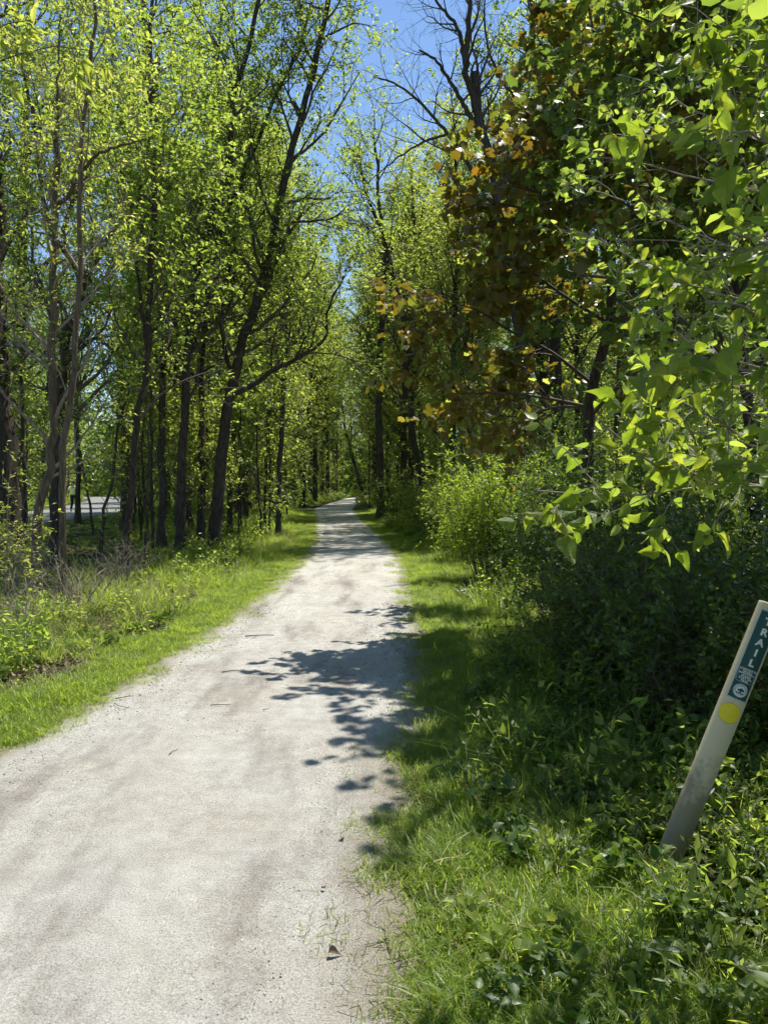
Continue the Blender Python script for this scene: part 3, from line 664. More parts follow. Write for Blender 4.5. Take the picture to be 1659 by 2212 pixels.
sh = [
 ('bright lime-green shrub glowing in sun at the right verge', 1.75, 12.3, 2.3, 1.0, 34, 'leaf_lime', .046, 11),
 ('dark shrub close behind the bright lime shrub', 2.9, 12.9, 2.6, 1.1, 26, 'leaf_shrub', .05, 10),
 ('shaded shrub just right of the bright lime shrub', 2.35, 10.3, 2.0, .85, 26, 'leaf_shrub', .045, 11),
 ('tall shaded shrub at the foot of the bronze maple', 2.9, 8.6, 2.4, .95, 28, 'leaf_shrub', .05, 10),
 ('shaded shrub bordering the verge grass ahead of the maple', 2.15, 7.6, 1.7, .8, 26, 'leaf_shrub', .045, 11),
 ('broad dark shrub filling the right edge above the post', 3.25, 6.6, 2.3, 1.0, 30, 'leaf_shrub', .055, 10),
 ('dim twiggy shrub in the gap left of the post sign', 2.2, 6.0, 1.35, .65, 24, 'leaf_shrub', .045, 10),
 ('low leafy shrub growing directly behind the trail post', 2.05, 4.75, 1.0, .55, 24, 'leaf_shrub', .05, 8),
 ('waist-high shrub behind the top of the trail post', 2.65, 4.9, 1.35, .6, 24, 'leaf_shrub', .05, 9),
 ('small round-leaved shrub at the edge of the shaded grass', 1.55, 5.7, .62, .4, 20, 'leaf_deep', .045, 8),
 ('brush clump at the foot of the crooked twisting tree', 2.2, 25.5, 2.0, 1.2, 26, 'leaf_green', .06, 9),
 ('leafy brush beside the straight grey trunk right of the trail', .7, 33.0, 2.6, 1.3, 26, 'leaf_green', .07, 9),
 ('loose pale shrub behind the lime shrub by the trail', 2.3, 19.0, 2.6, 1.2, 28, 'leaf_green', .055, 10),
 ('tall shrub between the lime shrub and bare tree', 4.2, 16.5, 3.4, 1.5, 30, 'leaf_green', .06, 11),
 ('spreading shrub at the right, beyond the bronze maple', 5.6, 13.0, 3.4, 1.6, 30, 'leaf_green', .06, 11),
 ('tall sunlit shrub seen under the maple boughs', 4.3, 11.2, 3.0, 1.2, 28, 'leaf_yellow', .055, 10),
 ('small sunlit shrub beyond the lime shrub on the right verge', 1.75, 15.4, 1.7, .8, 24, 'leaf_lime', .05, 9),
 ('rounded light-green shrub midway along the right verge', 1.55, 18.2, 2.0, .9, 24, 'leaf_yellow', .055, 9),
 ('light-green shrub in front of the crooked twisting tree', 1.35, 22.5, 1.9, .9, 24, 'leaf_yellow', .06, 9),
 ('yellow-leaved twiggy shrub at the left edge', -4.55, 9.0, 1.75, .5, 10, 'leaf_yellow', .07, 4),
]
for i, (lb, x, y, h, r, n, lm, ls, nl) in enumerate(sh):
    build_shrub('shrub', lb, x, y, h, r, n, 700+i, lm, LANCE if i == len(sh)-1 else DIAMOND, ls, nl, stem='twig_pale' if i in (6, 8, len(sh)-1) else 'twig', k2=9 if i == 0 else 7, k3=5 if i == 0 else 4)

for i, (lb, x, y, h, r, n) in enumerate([
    ('tangle of bare pale stems at the foot of the tan-barked tree', -4.75, 9.9, 1.1, .5, 14), ('arching bare stems bent toward the trail in the left border', -3.75, 9.2, .75, .6, 16),
    ('dead twiggy stems left of the slender leaning dark tree', -4.1, 11.6, .9, .55, 14), ('low bare twigs beside the mown left strip, nearest the camera', -3.55, 7.3, .5, .4, 12)]):
    build_shrub('bare_shrub', lb, x, y, h, r, n, 760+i, 'leaf_shrub', LANCE, .04, 1, stem='twig_pale', k2=4, k3=2, L2=.35, L3=.2)
# ------------------------------------------------------------------ background wood: prototypes and copies
protos = []
for k in range(5):
    rng = np.random.default_rng(900+k)
    H = 15+k*1.2; lean = rng.normal(0, .8, 2)
    p = build_tree('woodland_tree', 'mid-distance tree', [[np.array([0, 0, 0.]), np.array([lean[0]*.3, lean[1]*.3, H*.3]), np.array([lean[0], lean[1], H*.7])], [np.array([lean[0]*.5, lean[1]*.5, H*.42]), np.array([lean[0]*.4+1.2, lean[1]+.6, H*.62]), np.array([lean[0]+2.2, lean[1]+1, H*.85])]],
                   [(.17+.02*k, .05), (.09, .03)], H, rng, bark=['bark_dark', 'bark_grey'][k % 2], leaf=['leaf_green', 'leaf_green', 'leaf_yellow', 'leaf_deep', 'leaf_green'][k],
                   n1=30, L1=3.0, crown_from=.2, n2=6, L2=1.3, n3=5, L3=.6, nleaf=10, lsize=.135, tw=3)
    protos.append(p)
us = []
for k in range(4):
    rng = np.random.default_rng(940+k); H = 4.2+k*.8
    p = build_tree('understory_tree', 'understorey tree', [[np.array([0, 0, 0.]), np.array([.1, .1, H*.5]), np.array([.3*(k-1.5), .1, H*.9])]], [(.04, .012)], H, rng, bark='bark_dark',
                   leaf=['leaf_green', 'leaf_yellow', 'leaf_green', 'leaf_deep'][k], n1=16, L1=1.5, crown_from=.15, n2=5, L2=.7, n3=4, L3=.35, nleaf=8, lsize=.10, up1=.15)
    us.append(p)
ANCH = [(4, 'the massive left-edge trunk'), (115, 'the tan-barked stems'), (168, 'the trunk hiding the walker'), (275, 'the slender leaning dark tree'), (350, 'the flared straight trunk'),
        (389, 'the ridged trunk'), (434, 'the slim right-curving tree'), (480, 'the leaning forked tree'), (573, 'the pole-like dark tree'), (605, 'the trail-side grey tree'), (822, 'the straight grey right-hand trunk'),
        (912, 'the crooked twisting tree'), (1050, 'the lime-green shrub'), (1135, 'the big bare tree'), (1270, 'the bronze maple trunk'), (1345, 'the brush-hidden dark trunk'), (1560, 'the near broad-leaved branches')]
TONE = {}
for p_, t_ in zip(protos+us, ['mid-green', 'grey-trunked green', 'yellow-green', 'dark-green', 'tall full green', 'mid-green', 'yellow-green', 'larger green', 'dark-green']): TONE[p_.data_name if False else p_.name] = t_
placed = {}
def place(p, x, y, rz, s, label, group, used=set(), own=False):
    o = p if p.name not in used else copy_tree(p)
    used.add(p.name)
    o.location = (x, y, float(gz(x, y))-.02); o.rotation_euler = (0, 0, rz); o.scale = (s, s, s*1.0)
    o['group'] = group; tone = TONE[p.name]
    if own:
        u = 829.5+1617*x/y; au, an = min(ANCH, key=lambda q: abs(q[0]-u))
        rel = 'behind' if abs(u-au) < 14 else ('left of' if u < au else 'right of')
        placed.setdefault((tone, label, rel, an), []).append((y, o))
    else: o['label'] = tone+' '+label
    return o
def name_placed():
    for (tone, kind, rel, an), lst in placed.items():
        lst.sort(key=lambda q: q[0])
        for i, (_, o) in enumerate(lst):
            pre = '' if len(lst) == 1 else (['nearer ', 'farther '] if len(lst) == 2 else ['nearest ', 'second-nearest ', 'third-nearest ', 'fourth-nearest ', 'fifth-nearest ', 'sixth-nearest '])[min(i, 5)]
            o['label'] = f'{pre}{tone} {kind} standing {rel} {an}'
rng = np.random.default_rng(77)
pts = []
def clear(x, y, m, lst): return all((x-a)**2+(y-b)**2 > m*m for a, b in lst)
def spots(n, xr, yr, m, edge, half):
    out = []
    for _ in range(6000):
        if len(out) >= n: break
        y = yr[0]+(yr[1]-yr[0])*rng.random()
        w = half*y; x = rng.uniform(max(xr[0], -w), min(xr[1], w))
        if edge_dist(x, y) < edge or track_dist(x, y) < 3.8: continue
        if (abs((x-at(180, 1100, y)[0])) < .9+y*.035) and 14 < y < 47: continue
        if clear(x, y, m, pts): out.append((x, y)); pts.append((x, y))
    return out
for i, (x, y) in enumerate(spots(16, (-40, -3), (23, 45), 2.6, 1.6, .56)):
    place(protos[i % 5], x, y, rng.uniform(0, 6.28), rng.uniform(.85, 1.1), 'woodland tree', 'woodland trees left of the trail', own=True)
for i, (x, y) in enumerate(spots(14, (3, 40), (18, 45), 2.6, 3.2, .56)):
    place(protos[(i+2) % 5], x, y, rng.uniform(0, 6.28), rng.uniform(.8, 1.05), 'woodland tree', 'woodland trees right of the trail', own=True)
for i, (x, y) in enumerate(spots(46, (-60, 60), (46, 96), 3.2, 1.8, .58)):
    place(protos[(i*3) % 5], x, y, rng.uniform(0, 6.28), rng.uniform(.9, 1.2), 'woodland tree far back '+('left' if x < path_l(y) else 'right')+' of the trail bend', 'far woodland trees')
for i, (x, y) in enumerate(spots(44, (-30, -2.5), (17, 42), 1.4, 1.4, .55)):
    place(us[i % 4], x, y, rng.uniform(0, 6.28), rng.uniform(.75, 1.15), 'understorey tree', 'understorey trees on the left', own=True)
for i, (x, y) in enumerate(spots(30, (2.0, 30), (16, 42), 1.5, 2.4, .55)):
    place(us[(i+1) % 4], x, y, rng.uniform(0, 6.28), rng.uniform(.75, 1.15), 'understorey tree', 'understorey trees on the right', own=True)
for i, (x, y) in enumerate(spots(90, (-50, 50), (40, 96), 1.5, .9, .58)):
    place(us[(i*3+1) % 4], x, y, rng.uniform(0, 6.28), rng.uniform(.8, 1.5), 'understorey tree far back '+('left' if x < path_l(y) else 'right')+' of the trail', 'understorey trees far back')
for i, (x, y, k, sc_) in enumerate([(1.3, 37, 2, .9), (3.6, 31, 2, .85), (.9, 46, 4, 1.0), (4.4, 42, 2, 1.0), (.3, 57, 2, 1.0), (2.8, 52, 0, 1.05), (.6, 68, 4, 1.1), (1.6, 80, 2, 1.1), (-7.2, 36, 2, .85), (-8.0, 47, 4, .95), (-7.0, 58, 2, 1.0),
                                    (-7.4, 70, 0, 1.1), (-6.8, 83, 2, 1.1), (-6.2, 96, 4, 1.1), (.4, 95, 0, 1.1), (2.2, 24.5, 2, .7), (5.5, 26, 2, .8), (-.35, 50.5, 2, 1.0), (-5.7, 43, 2, .9), (-6.0, 55, 0, 1.0), (-.7, 61, 2, 1.0), (-5.9, 64, 2, 1.1), (-1.0, 73, 2, 1.05), (-5.8, 77, 2, 1.1), (-3, 118, 2, 1.2), (-.6, 121, 4, 1.2), (1.8, 117, 2, 1.2), (-5.4, 119, 0, 1.2), (-2, 127, 2, 1.3)]):
    place(protos[k], x, y, 2.1*i, sc_, 'trailside woodland tree', 'woodland trees arching over the trail', own=True)
for i, (x, y) in enumerate([(.6, 40), (.3, 50), (-.6, 62), (-6.2, 52), (-6.0, 66), (-6.4, 78), (.2, 74), (-.2, 86), (-3.2, 108), (-1.2, 106), (.8, 104), (-5.2, 104), (-2.2, 112), (.2, 110), (2.4, 108), (-4.2, 111)]):
    place(us[i % 4], x, y, 1.7*i, 1.25, 'trailside understorey tree', 'understorey trees along the trail', own=True)
name_placed()
# the wood goes on beside and behind the viewer
for i, (x, y) in enumerate([(7.6, -1.2), (6.0, -4.2), (4.6, -6.0), (9.0, 3.0), (-6.5, -3.5), (-8.5, 1.2)]):
    place(protos[i % 5], x, y, 1.3*i, .95, 'woodland tree standing behind the viewer', 'woodland trees behind the viewer')
# the wood beyond, one mass
rng = np.random.default_rng(88); n = 120000
X = rng.uniform(-95, 95, n); Y = rng.uniform(98, 135, n); Z = rng.random(n)**1.25*19*(.75+.25*np.sin(X*.21)+.15*np.sin(X*.63+1))
keep = (edge_dist(X, Y) > 1.2) | (Z > 3.5) | (Y > 114); X, Y, Z = X[keep], Y[keep], Z[keep]
ax = norm(rng.standard_normal((len(X), 3))); nn = norm(np.cross(ax, rng.standard_normal((len(X), 3))))
W, G = leaves((np.stack([X, Y, Z], 1), np.cross(ax, nn), ax, nn, rng.uniform(.4, .95, len(X))), DIAMOND)
tag(link('distant_wood', mesh_np('distant_wood', W, G, [M['leaf_deep']])), 'mass of green wood closing the view far behind', 'wood', kind='stuff')

# ------------------------------------------------------------------ scattered ground cover (geometry nodes)
def scatter(name, label, cat, P, rot, scl, idx, sources):
    me = mesh_np(name, P, [np.zeros((0, 3), int)]) if False else bpy.data.meshes.new(name)
    me.vertices.add(len(P)); me.vertices.foreach_set('co', np.asarray(P, np.float32).ravel())
    a = me.attributes.new('rot', 'FLOAT_VECTOR', 'POINT'); a.data.foreach_set('vector', np.asarray(rot, np.float32).ravel())
    a = me.attributes.new('scl', 'FLOAT_VECTOR', 'POINT'); a.data.foreach_set('vector', np.asarray(scl, np.float32).ravel())
    a = me.attributes.new('idx', 'INT', 'POINT'); a.data.foreach_set('value', np.asarray(idx, np.int32))
    me.update()
    o = link(name, me); tag(o, label, cat, kind='stuff')
    ng = bpy.data.node_groups.new(name, 'GeometryNodeTree')
    ng.interface.new_socket('Geometry', in_out='INPUT', socket_type='NodeSocketGeometry'); ng.interface.new_socket('Geometry', in_out='OUTPUT', socket_type='NodeSocketGeometry')
    gi = ng.nodes.new('NodeGroupInput'); go = ng.nodes.new('NodeGroupOutput'); J = ng.nodes.new('GeometryNodeJoinGeometry')
    def attr(n, t):
        x = ng.nodes.new('GeometryNodeInputNamedAttribute'); x.data_type = t; x.inputs[0].default_value = n; return x
    ar, asc, ai = attr('rot', 'FLOAT_VECTOR'), attr('scl', 'FLOAT_VECTOR'), attr('idx', 'INT')
    e2r = ng.nodes.new('FunctionNodeEulerToRotation'); ng.links.new(ar.outputs[0], e2r.inputs[0])
    for k, s in enumerate(sources):
        cmp = ng.nodes.new('FunctionNodeCompare'); cmp.data_type = 'INT'; cmp.operation = 'EQUAL'
        ii = [x for x in cmp.inputs if x.type == 'INT']; ng.links.new(ai.outputs[0], ii[0]); ii[1].default_value = k
        oi = ng.nodes.new('GeometryNodeObjectInfo'); oi.inputs['Object'].default_value = s
        iop = ng.nodes.new('GeometryNodeInstanceOnPoints')
        ng.links.new(gi.outputs[0], iop.inputs['Points']); ng.links.new(cmp.outputs[0], iop.inputs['Selection'])
        ng.links.new(oi.outputs['Geometry'], iop.inputs['Instance']); ng.links.new(e2r.outputs[0], iop.inputs['Rotation']); ng.links.new(asc.outputs[0], iop.inputs['Scale'])
        ng.links.new(iop.outputs[0], J.inputs[0])
    ng.links.new(J.outputs[0], go.inputs[0])
    md = o.modifiers.new('scatter', 'NODES'); md.node_group = ng
    return o
def blades(n, rad, h, w, bend, rng, tilt=.3):
    """grass blades: three-segment tapering strips"""
    a = rng.uniform(0, 6.28, n); r = rad*np.sqrt(rng.random(n)); p = np.stack([r*np.cos(a), r*np.sin(a), np.full(n, -.01)], 1)
    th = rng.uniform(0, 6.28, n); D = np.stack([np.cos(th), np.sin(th), 0*th], 1); S = np.stack([-np.sin(th), np.cos(th), 0*th], 1)
    H = h*(.45+.75*rng.random(n)); b = bend*rng.random(n)+.05; ti = tilt*rng.random(n); ww = w*(.6+.8*rng.random(n))
    V = []
    for s, wf in ((0, 1.), (.45, .9), (.8, .55), (1., 0)):
        c = p+D*((ti*s+b*s*s)*H)[:, None]; c[:, 2] += H*(s-.35*b*s*s)
        if wf: V += [c-S*(ww*wf/2)[:, None], c+S*(ww*wf/2)[:, None]]
        else: V += [c]
    V = np.stack(V, 1); k = np.arange(n)[:, None]*7
    q = np.concatenate([k+np.array([[0, 1, 3, 2]]), k+np.array([[2, 3, 5, 4]])]); t = k+np.array([[4, 5, 6]])
    return V.reshape(-1, 3), q, t
def src(name, V, Fs, mats, midx=None):
    return bpy.data.objects.new(name, mesh_np(name, V, Fs, mats, midx))
rng = np.random.default_rng(11)
def tuft(name, n, rad, h, w, bend, tilt, dry=0):
    V, q, t = blades(n, rad, h, w, bend, rng, tilt)
    rq = (rng.random(n) < dry).astype(int)
    return src(name, V, [q, t], [M['grass'], M['grass_dry']], np.concatenate([rq, rq, rq]))
short = [tuft('short_grass', 260, .17, .058, .0034, 1.3, 1.0, .06) for _ in range(3)]
long_ = [tuft('long_grass', 80, .11, .19, .0042, 1.5, .7, .05) for _ in range(3)]
tall = [tuft('tall_grass', 34, .08, .34, .0055, 1.5, .7, .08) for _ in range(2)]
sparse = [tuft('sparse_grass', 34, .13, .05, .0026, .9, .9, .45) for _ in range(3)]
dry = [tuft('dry_grass', 26, .16, .26, .0035, 1.4, 1.2, 1.0) for _ in range(2)]
def weed(name, nst, h, lsize, tm, mat, k=7, seed=0, rad=.10):
    r = np.random.default_rng(seed); a = r.uniform(0, 6.28, nst); b = np.stack([rad*np.cos(a)*r.random(nst), rad*np.sin(a)*r.random(nst), np.full(nst, -.02)], 1)
    P = np.stack([resample([b[i], b[i]+[r.normal(0, .03), r.normal(0, .03), h*.5], b[i]+[r.normal(0, .07), r.normal(0, .07), h*(.6+.5*r.random())]], 6) for i in range(nst)])
    V, F = tubes(P, np.broadcast_to(np.linspace(.0025, .0012, 6), (nst, 6)), 3)
    lv, lF = leaves(leaf_frames(P, k, lsize, r, .05, .75, .25, 1.1), tm); 
    return src(name, np.concatenate([V, lv]), [F, lF+len(V)], [M['stem_green'], M[mat]], np.concatenate([np.zeros(len(F)), np.ones(len(lF))]))
weeds = [weed('weed', 9, .16, .05, OVATE, 'leaf_shrub', 8, 1), weed('weed', 8, .26, .055, LANCE, 'leaf_green', 9, 2), weed('weed', 10, .12, .045, MAPLE, 'leaf_green', 6, 3),
         weed('weed', 7, .34, .06, DIAMOND, 'leaf_green', 11, 4, .14), weed('weed', 12, .10, .04, DIAMOND, 'leaf_yellow', 7, 5, .16)]
def rnd_rot(n, t=.12): return np.stack([rng.normal(0, t, n), rng.normal(0, t, n), rng.uniform(0, 6.28, n)], 1)
def cloud(n, xr, yr, ypow=1.0):
    y = yr[0]+(yr[1]-yr[0])*rng.random(n)**ypow; x = xr[0]+(xr[1]-xr[0])*rng.random(n); return x, y
def vis(x, y, m=.62): return np.abs(x) < m*np.maximum(y, 0)+.8
def corridor(x, y):
    u = 829.5+1617*x/np.maximum(y, 1); return (u > 85) & (u < 300) & (y > 13.5) & (y < 47)
def low_noise(x, y, f, p): return np.sin(f*x+p)*np.sin(f*1.3*y+2*p)+.5*np.sin(2.3*f*x+1.7*f*y+p)
def put(name, label, cat, x, y, idx, s, srcs, sv=.35, tilt=.12):
    m = (x-1.15)**2+(y-3.0)**2 > .022; x, y, idx = x[m], y[m], idx[m]; s = s[m] if np.ndim(s) else s
    n = len(x); sc_ = s*(1-sv+2*sv*rng.random(n)); sc3 = np.stack([sc_, sc_, sc_*(.75+.5*rng.random(n))], 1)
    P = np.stack([x, y, gz(x, y)-.012], 1)
    return scatter(name, label, cat, P, rnd_rot(n, tilt), sc3, idx, srcs)
# verge lawn (left strip and right verge)
def strip_w(y): return np.interp(y, [2, 6, 9, 14, 20, 60], [1.0, .85, .85, 1.3, 1.8, 1.8])
x, y = cloud(34000, (-7, 3.5), (1.2, 45), 1.7); d = edge_dist(x, y); lft = x < path_l(y)
lim = np.where(lft, strip_w(y), np.interp(y, [2, 5, 9, 14, 40], [1.25, 1.05, 1.0, 1.0, 1.4]))+.18*low_noise(x, y, 2.1, .4)
d2 = d+.10*low_noise(x, y, 4.3, 1.1)
inner = np.where(lft, .06, np.interp(y, [1, 3, 5, 7], [.50, .46, .24, .05]))+.10*rng.standard_normal(len(x))*np.clip(8/y, .3, 1)
ok = (d2 > inner) & (d < lim) & vis(x, y); x, y, d = x[ok], y[ok], d[ok]
put('verge_grass', 'short bright green grass along both edges of the trail', 'grass', x, y, rng.integers(0, 3, len(x)), np.where(x > path_r(y), 1.0, 1.05)*np.clip(.75+.5*(d-.1), .6, 1.25), short)
x, y = cloud(9000, (-5, 2.5), (1.2, 22), 1.5); d = edge_dist(x, y); rgt = x > path_r(y)
ok = vis(x, y) & (d > np.where(rgt, np.interp(y, [2, 5, 7], [.6, .5, .42]), .5)+.12*low_noise(x, y, 3, 2)) & (d < np.where(rgt, 1.5, 1.6)) & (rng.random(len(x)) < np.where(rgt, .6, .2)); x, y = x[ok], y[ok]
put('long_grass', 'longer grass tufts arching in the right verge and left border', 'grass', x, y, rng.integers(0, 3, len(x)), np.where(y < 3.4, .5, .72), long_)
x, y = cloud(2600, (-8, 4), (1.4, 24), 1.3); d = edge_dist(x, y)
ok = vis(x, y) & ((y > 4) | (x < 0)) & (d > .85) & (d < 3.2) & (low_noise(x, y, 1.4, .9) > -.15); x, y = x[ok], y[ok]
put('tall_grass', 'tall grass clumps between the verge and the brush', 'grass', x, y, rng.integers(0, 2, len(x)), .9, tall)
x, y = cloud(7000, (-5, 2), (1.2, 16), 1.5); d = edge_dist(x, y)
ok = vis(x, y) & (d > .0-.05*rng.random(len(x))) & (d < np.where(x < path_l(y), .3, .6)) & (low_noise(x, y, 5.1, .2) > -.2); x, y = x[ok], y[ok]
put('sparse_grass', 'thin yellowing grass creeping over the gravel margin', 'grass', x, y, rng.integers(0, 3, len(x)), 1., sparse, tilt=.25)
x, y = cloud(1300, (-9, -2.5), (5, 22), 1.2); d = edge_dist(x, y)
ok = vis(x, y) & (d > .75) & (d < 4.5) & (low_noise(x, y, 1.1, 2.2) > -.2); x, y = x[ok], y[ok]
put('dry_grass', 'dry straw stalks lying in the left woodland border', 'grass', x, y, rng.integers(0, 2, len(x)), 1.1, dry, tilt=.35)
x, y = cloud(30000, (-34, 26), (1.3, 62), 1.25); d = edge_dist(x, y)
ok = vis(x, y) & (d > np.where(x < 0, strip_w(y)*.9, np.where(y < 3.3, 1.35, .85))) & (track_dist(x, y) > 2.9) & (low_noise(x, y, .8, 3.3) > np.where((x < -3.6) & (y < 13), .1, -.75)); x, y = x[ok], y[ok]
co = corridor(x, y); ok = ~co | (rng.random(len(x)) < .5); x, y, co = x[ok], y[ok], co[ok]
put('undergrowth', 'leafy weeds and seedlings covering the woodland floor', 'undergrowth', x, y, np.where(co, rng.choice([2, 4], len(x)), rng.integers(0, 5, len(x))), np.where(co, .7, np.clip(.8+y*.02, .8, 1.7)), weeds)
x, y = cloud(9000, (-60, 60), (55, 112), 1.0); d = edge_dist(x, y); ok = vis(x, y) & (d > .2) & (track_dist(x, y) > 2.9); x, y = x[ok], y[ok]
put('far_undergrowth', 'green ground plants under the far trees', 'undergrowth', x, y, rng.integers(0, 5, len(x)), 2.4, weeds)
x, y = cloud(3000, (-.2, 2.6), (1.3, 7), 1.3); d = edge_dist(x, y)
ok = vis(x, y) & (d > .55) & (rng.random(len(x)) < np.clip((d-.5)*.55, .05, .5)*np.where((y < 3.2) & (d < 1.5), .35, 1)); x, y = x[ok], y[ok]
put('verge_weeds', 'broad-leaved weeds mixed into the right verge grass', 'undergrowth', x, y, rng.choice([0, 1, 2, 4], len(x)), .8, weeds)
x, y = cloud(14000, (-24, 14), (2, 45), 1.2); d = edge_dist(x, y)
ok = vis(x, y) & (d > 1.0) & (track_dist(x, y) > 3.0) & ~((y < 3.3) & (x > 0)); x, y = x[ok], y[ok]
put('rough_grass', 'rough grass between the trunks on both sides', 'grass', x, y, rng.integers(0, 3, len(x)), np.where(corridor(x, y), .55, np.clip(.9+.02*y, .9, 1.5)), long_)
# leaf litter on the bare ground on the left, gravel on the trail
lt = [src('litter_leaf', *[a if i == 0 else [a] for i, a in enumerate(big_leaf(.34, 70+i0))], [M['dead_leaf']]) for i0 in range(3)]
x, y = cloud(9000, (-9, -2.4), (4.5, 18), 1.3); d = edge_dist(x, y); ok = vis(x, y) & (d > .7); x, y = x[ok], y[ok]
n = len(x); P = np.stack([x, y, gz(x, y)+.004], 1); s = rng.uniform(.04, .09, n)
scatter('leaf_litter', 'brown fallen leaves on the bare ground at left', 'leaf litter', P, np.stack([rng.normal(0, .5, n), rng.normal(0, .5, n), rng.uniform(0, 6.28, n)], 1), np.stack([s, s, s], 1), rng.integers(0, 3, n), lt)
def stone(seed):
    r = np.random.default_rng(seed)
    V = np.array([(0, 0, .6), (1, 0, 0), (.3, .95, .05), (-.8, .6, -.05), (-.85, -.55, .04), (.3, -.95, 0), (0, 0, -.6)])*(1+.22*r.standard_normal((7, 1)))
    F = np.array([(0, 1, 2), (0, 2, 3), (0, 3, 4), (0, 4, 5), (0, 5, 1), (6, 2, 1), (6, 3, 2), (6, 4, 3), (6, 5, 4), (6, 1, 5)]); return V, F
M['stone'] = leaf_mat('stone', [(0, (.16, .145, .125)), (.35, (.34, .32, .28)), (1, (.58, .55, .49))], [(0, (0, 0, 0)), (1, (0, 0, 0))], tfac=0.0, rough=.85, spec=.2)
stones = [src('stone', stone(i)[0], [stone(i)[1]], [M['stone']]) for i in range(4)]
x, y = cloud(46000, (-3.4, .9), (1.2, 10), 1.5); d = edge_dist(x, y); ok = vis(x, y) & (d < .30) & (rng.random(len(x)) < np.where(d > -.25, 1., .6)); x, y = x[ok], y[ok]; n = len(x)
s = .0022+.0055*rng.random(n)**3; s = s*np.clip(y/4, .8, 1.6)
scatter('gravel', 'loose small stones on the trail surface', 'gravel', np.stack([x, y, np.where(edge_dist(x, y) < 0, .010, .0)+.002], 1), rng.uniform(0, 6.28, (n, 3)), np.stack([s, s, s*.8], 1), rng.integers(0, 4, n), stones)

# ------------------------------------------------------------------ sticks and dead leaves on the trail
def stick(label, u0, v0, u1, v1, r=.004, fork=None):
    a = at(u0, v0, depth_of(v0)); b = at(u1, v1, depth_of(v1)); a[2] = b[2] = .024
    r_ = np.random.default_rng(int(u0*7+v0)); L_ = np.linalg.norm(b-a); m = (a+b)/2+np.array([r_.normal(0, .03), r_.normal(0, .03), .02])*L_; m2 = (a*.25+b*.75)+np.array([r_.normal(0, .02), r_.normal(0, .02), .01])*L_
    mb = MB(); mb.add(*tubes(resample([a, m, m2, b], 9)[None], np.linspace(r, r*.5, 9)[None], 6, .08, r_))
    if fork is not None:
        c = at(*fork, depth_of(fork[1])); c[2] = .022; mb.add(*tubes(resample([m, (m+c)/2, c], 5)[None], np.linspace(r*.6, r*.35, 5)[None], 5))
    base = a.copy(); return tag(link('stick', mb.mesh('stick', M['twig'], base, True), None, base), label, 'stick')
stick('longest forked stick lying across the sunlit trail', 530, 1381, 592, 1379, .006, (545, 1386))
stick('straight stick in mid-trail, nearer than the forked one', 480, 1461, 530, 1456, .005)
stick('thin straight twig on the trail left of centre', 455, 1535, 498, 1534, .0035)
stick('short curved twig lying alone in mid-trail', 366, 1645, 385, 1633, .003)
stick('crossed twig at the left trail margin', 248, 1530, 272, 1544, .003, (285, 1541))
stick('short stick half in the left margin grass', 250, 1520, 290, 1514, .004)
stick('twig lying in the grassy left margin, lower', 70, 1604, 92, 1594, .003)
stick('tiny twig right of mid-trail', 568, 1545, 582, 1543, .003)
def dead_leaf(label, u, v, sz, s):
    p = at(u, v, depth_of(v)); p[2] = .022
    V, F = big_leaf(.36, s); V = V.copy(); V[:, 2] = V[:, 2]*1.6+.25*np.abs(V[:, 0]); V *= sz
    o = link('dead_leaf', mesh_np('dead_leaf', V, F, [M['dead_leaf']], smooth=True), None, p); o.rotation_euler = (.2, .15, s*1.3)
    return tag(o, label, 'leaf')
dead_leaf('curled dark dead leaf on the gravel margin at lower right of trail', 710, 2095, .04, 81)
dead_leaf('brown dead leaf by the sparse grass at the trail edge', 738, 1835, .032, 82)
dead_leaf('pale dead leaf fragment on the right margin', 703, 1948, .02, 83)

# ------------------------------------------------------------------ individual foreground weeds
def plant(label, u, v, n, size, tm_seeds, w, mat, h=.12, lob=0., spread=.6):
    d = depth_of(v); p = at(u, v, d); p[2] = float(gz(p[0], p[1])); r = np.random.default_rng(int(u+v))
    e = bpy.data.objects.new('weed_plant', None); COL.objects.link(e); e.location = p; tag(e, label, 'plant', 'broad-leaved weeds in the verge')
    a = np.arange(n)*2.4+r.random(n); st = MB(); fr = [[], [], [], [], []]
    for i in range(n):
        top = np.array([math.cos(a[i])*spread*h, math.sin(a[i])*spread*h, h*(.5+.7*r.random())])
        st.add(*tubes(resample([np.zeros(3), top*[.3, .3, .7], top], 6)[None], np.full((1, 6), .0016), 4))
        Y = norm(np.array([math.cos(a[i]), math.sin(a[i]), .1+.3*r.random()])); N = norm(np.array([0, 0, 1.])-Y*Y[2]); X = np.cross(Y, N)
        for l, q in zip(fr, (top, X, Y, N, size*(.7+.6*r.random()))): l.append(q)
    link('stem', st.mesh('stem', M['stem_green']), e)
    fr = tuple(np.array(l) for l in fr); ms = leaf_meshes([big_leaf(w, s, lob) if not isinstance(s, tuple) else lobed(MAPLE_OUT, -.18) for s in tm_seeds], M[mat])
    for i in range(n):
        o = link('leaf', ms[i % len(ms)], e); o.matrix_local = frame_matrix(fr, i, np.zeros(3))
plant('pale lobed-leaf weed low in the sunlit grass at bottom', 1090, 2140, 11, .06, [44, 45], .42, 'leaf_near', .08, .12)
plant('large dock plant with long dark blade leaves, bottom right', 1520, 2130, 5, .20, [31, 32], .17, 'leaf_deep', .07, 0, .4)
plant('bright lobed weed catching sun at the lower right edge', 1600, 2060, 9, .06, [46, 47], .42, 'leaf_yellow', .16, .14)
plant('lobed weed with two lit leaves in front of the post foot', 1400, 1960, 9, .05, [48, 49], .42, 'leaf_near', .14, .14)
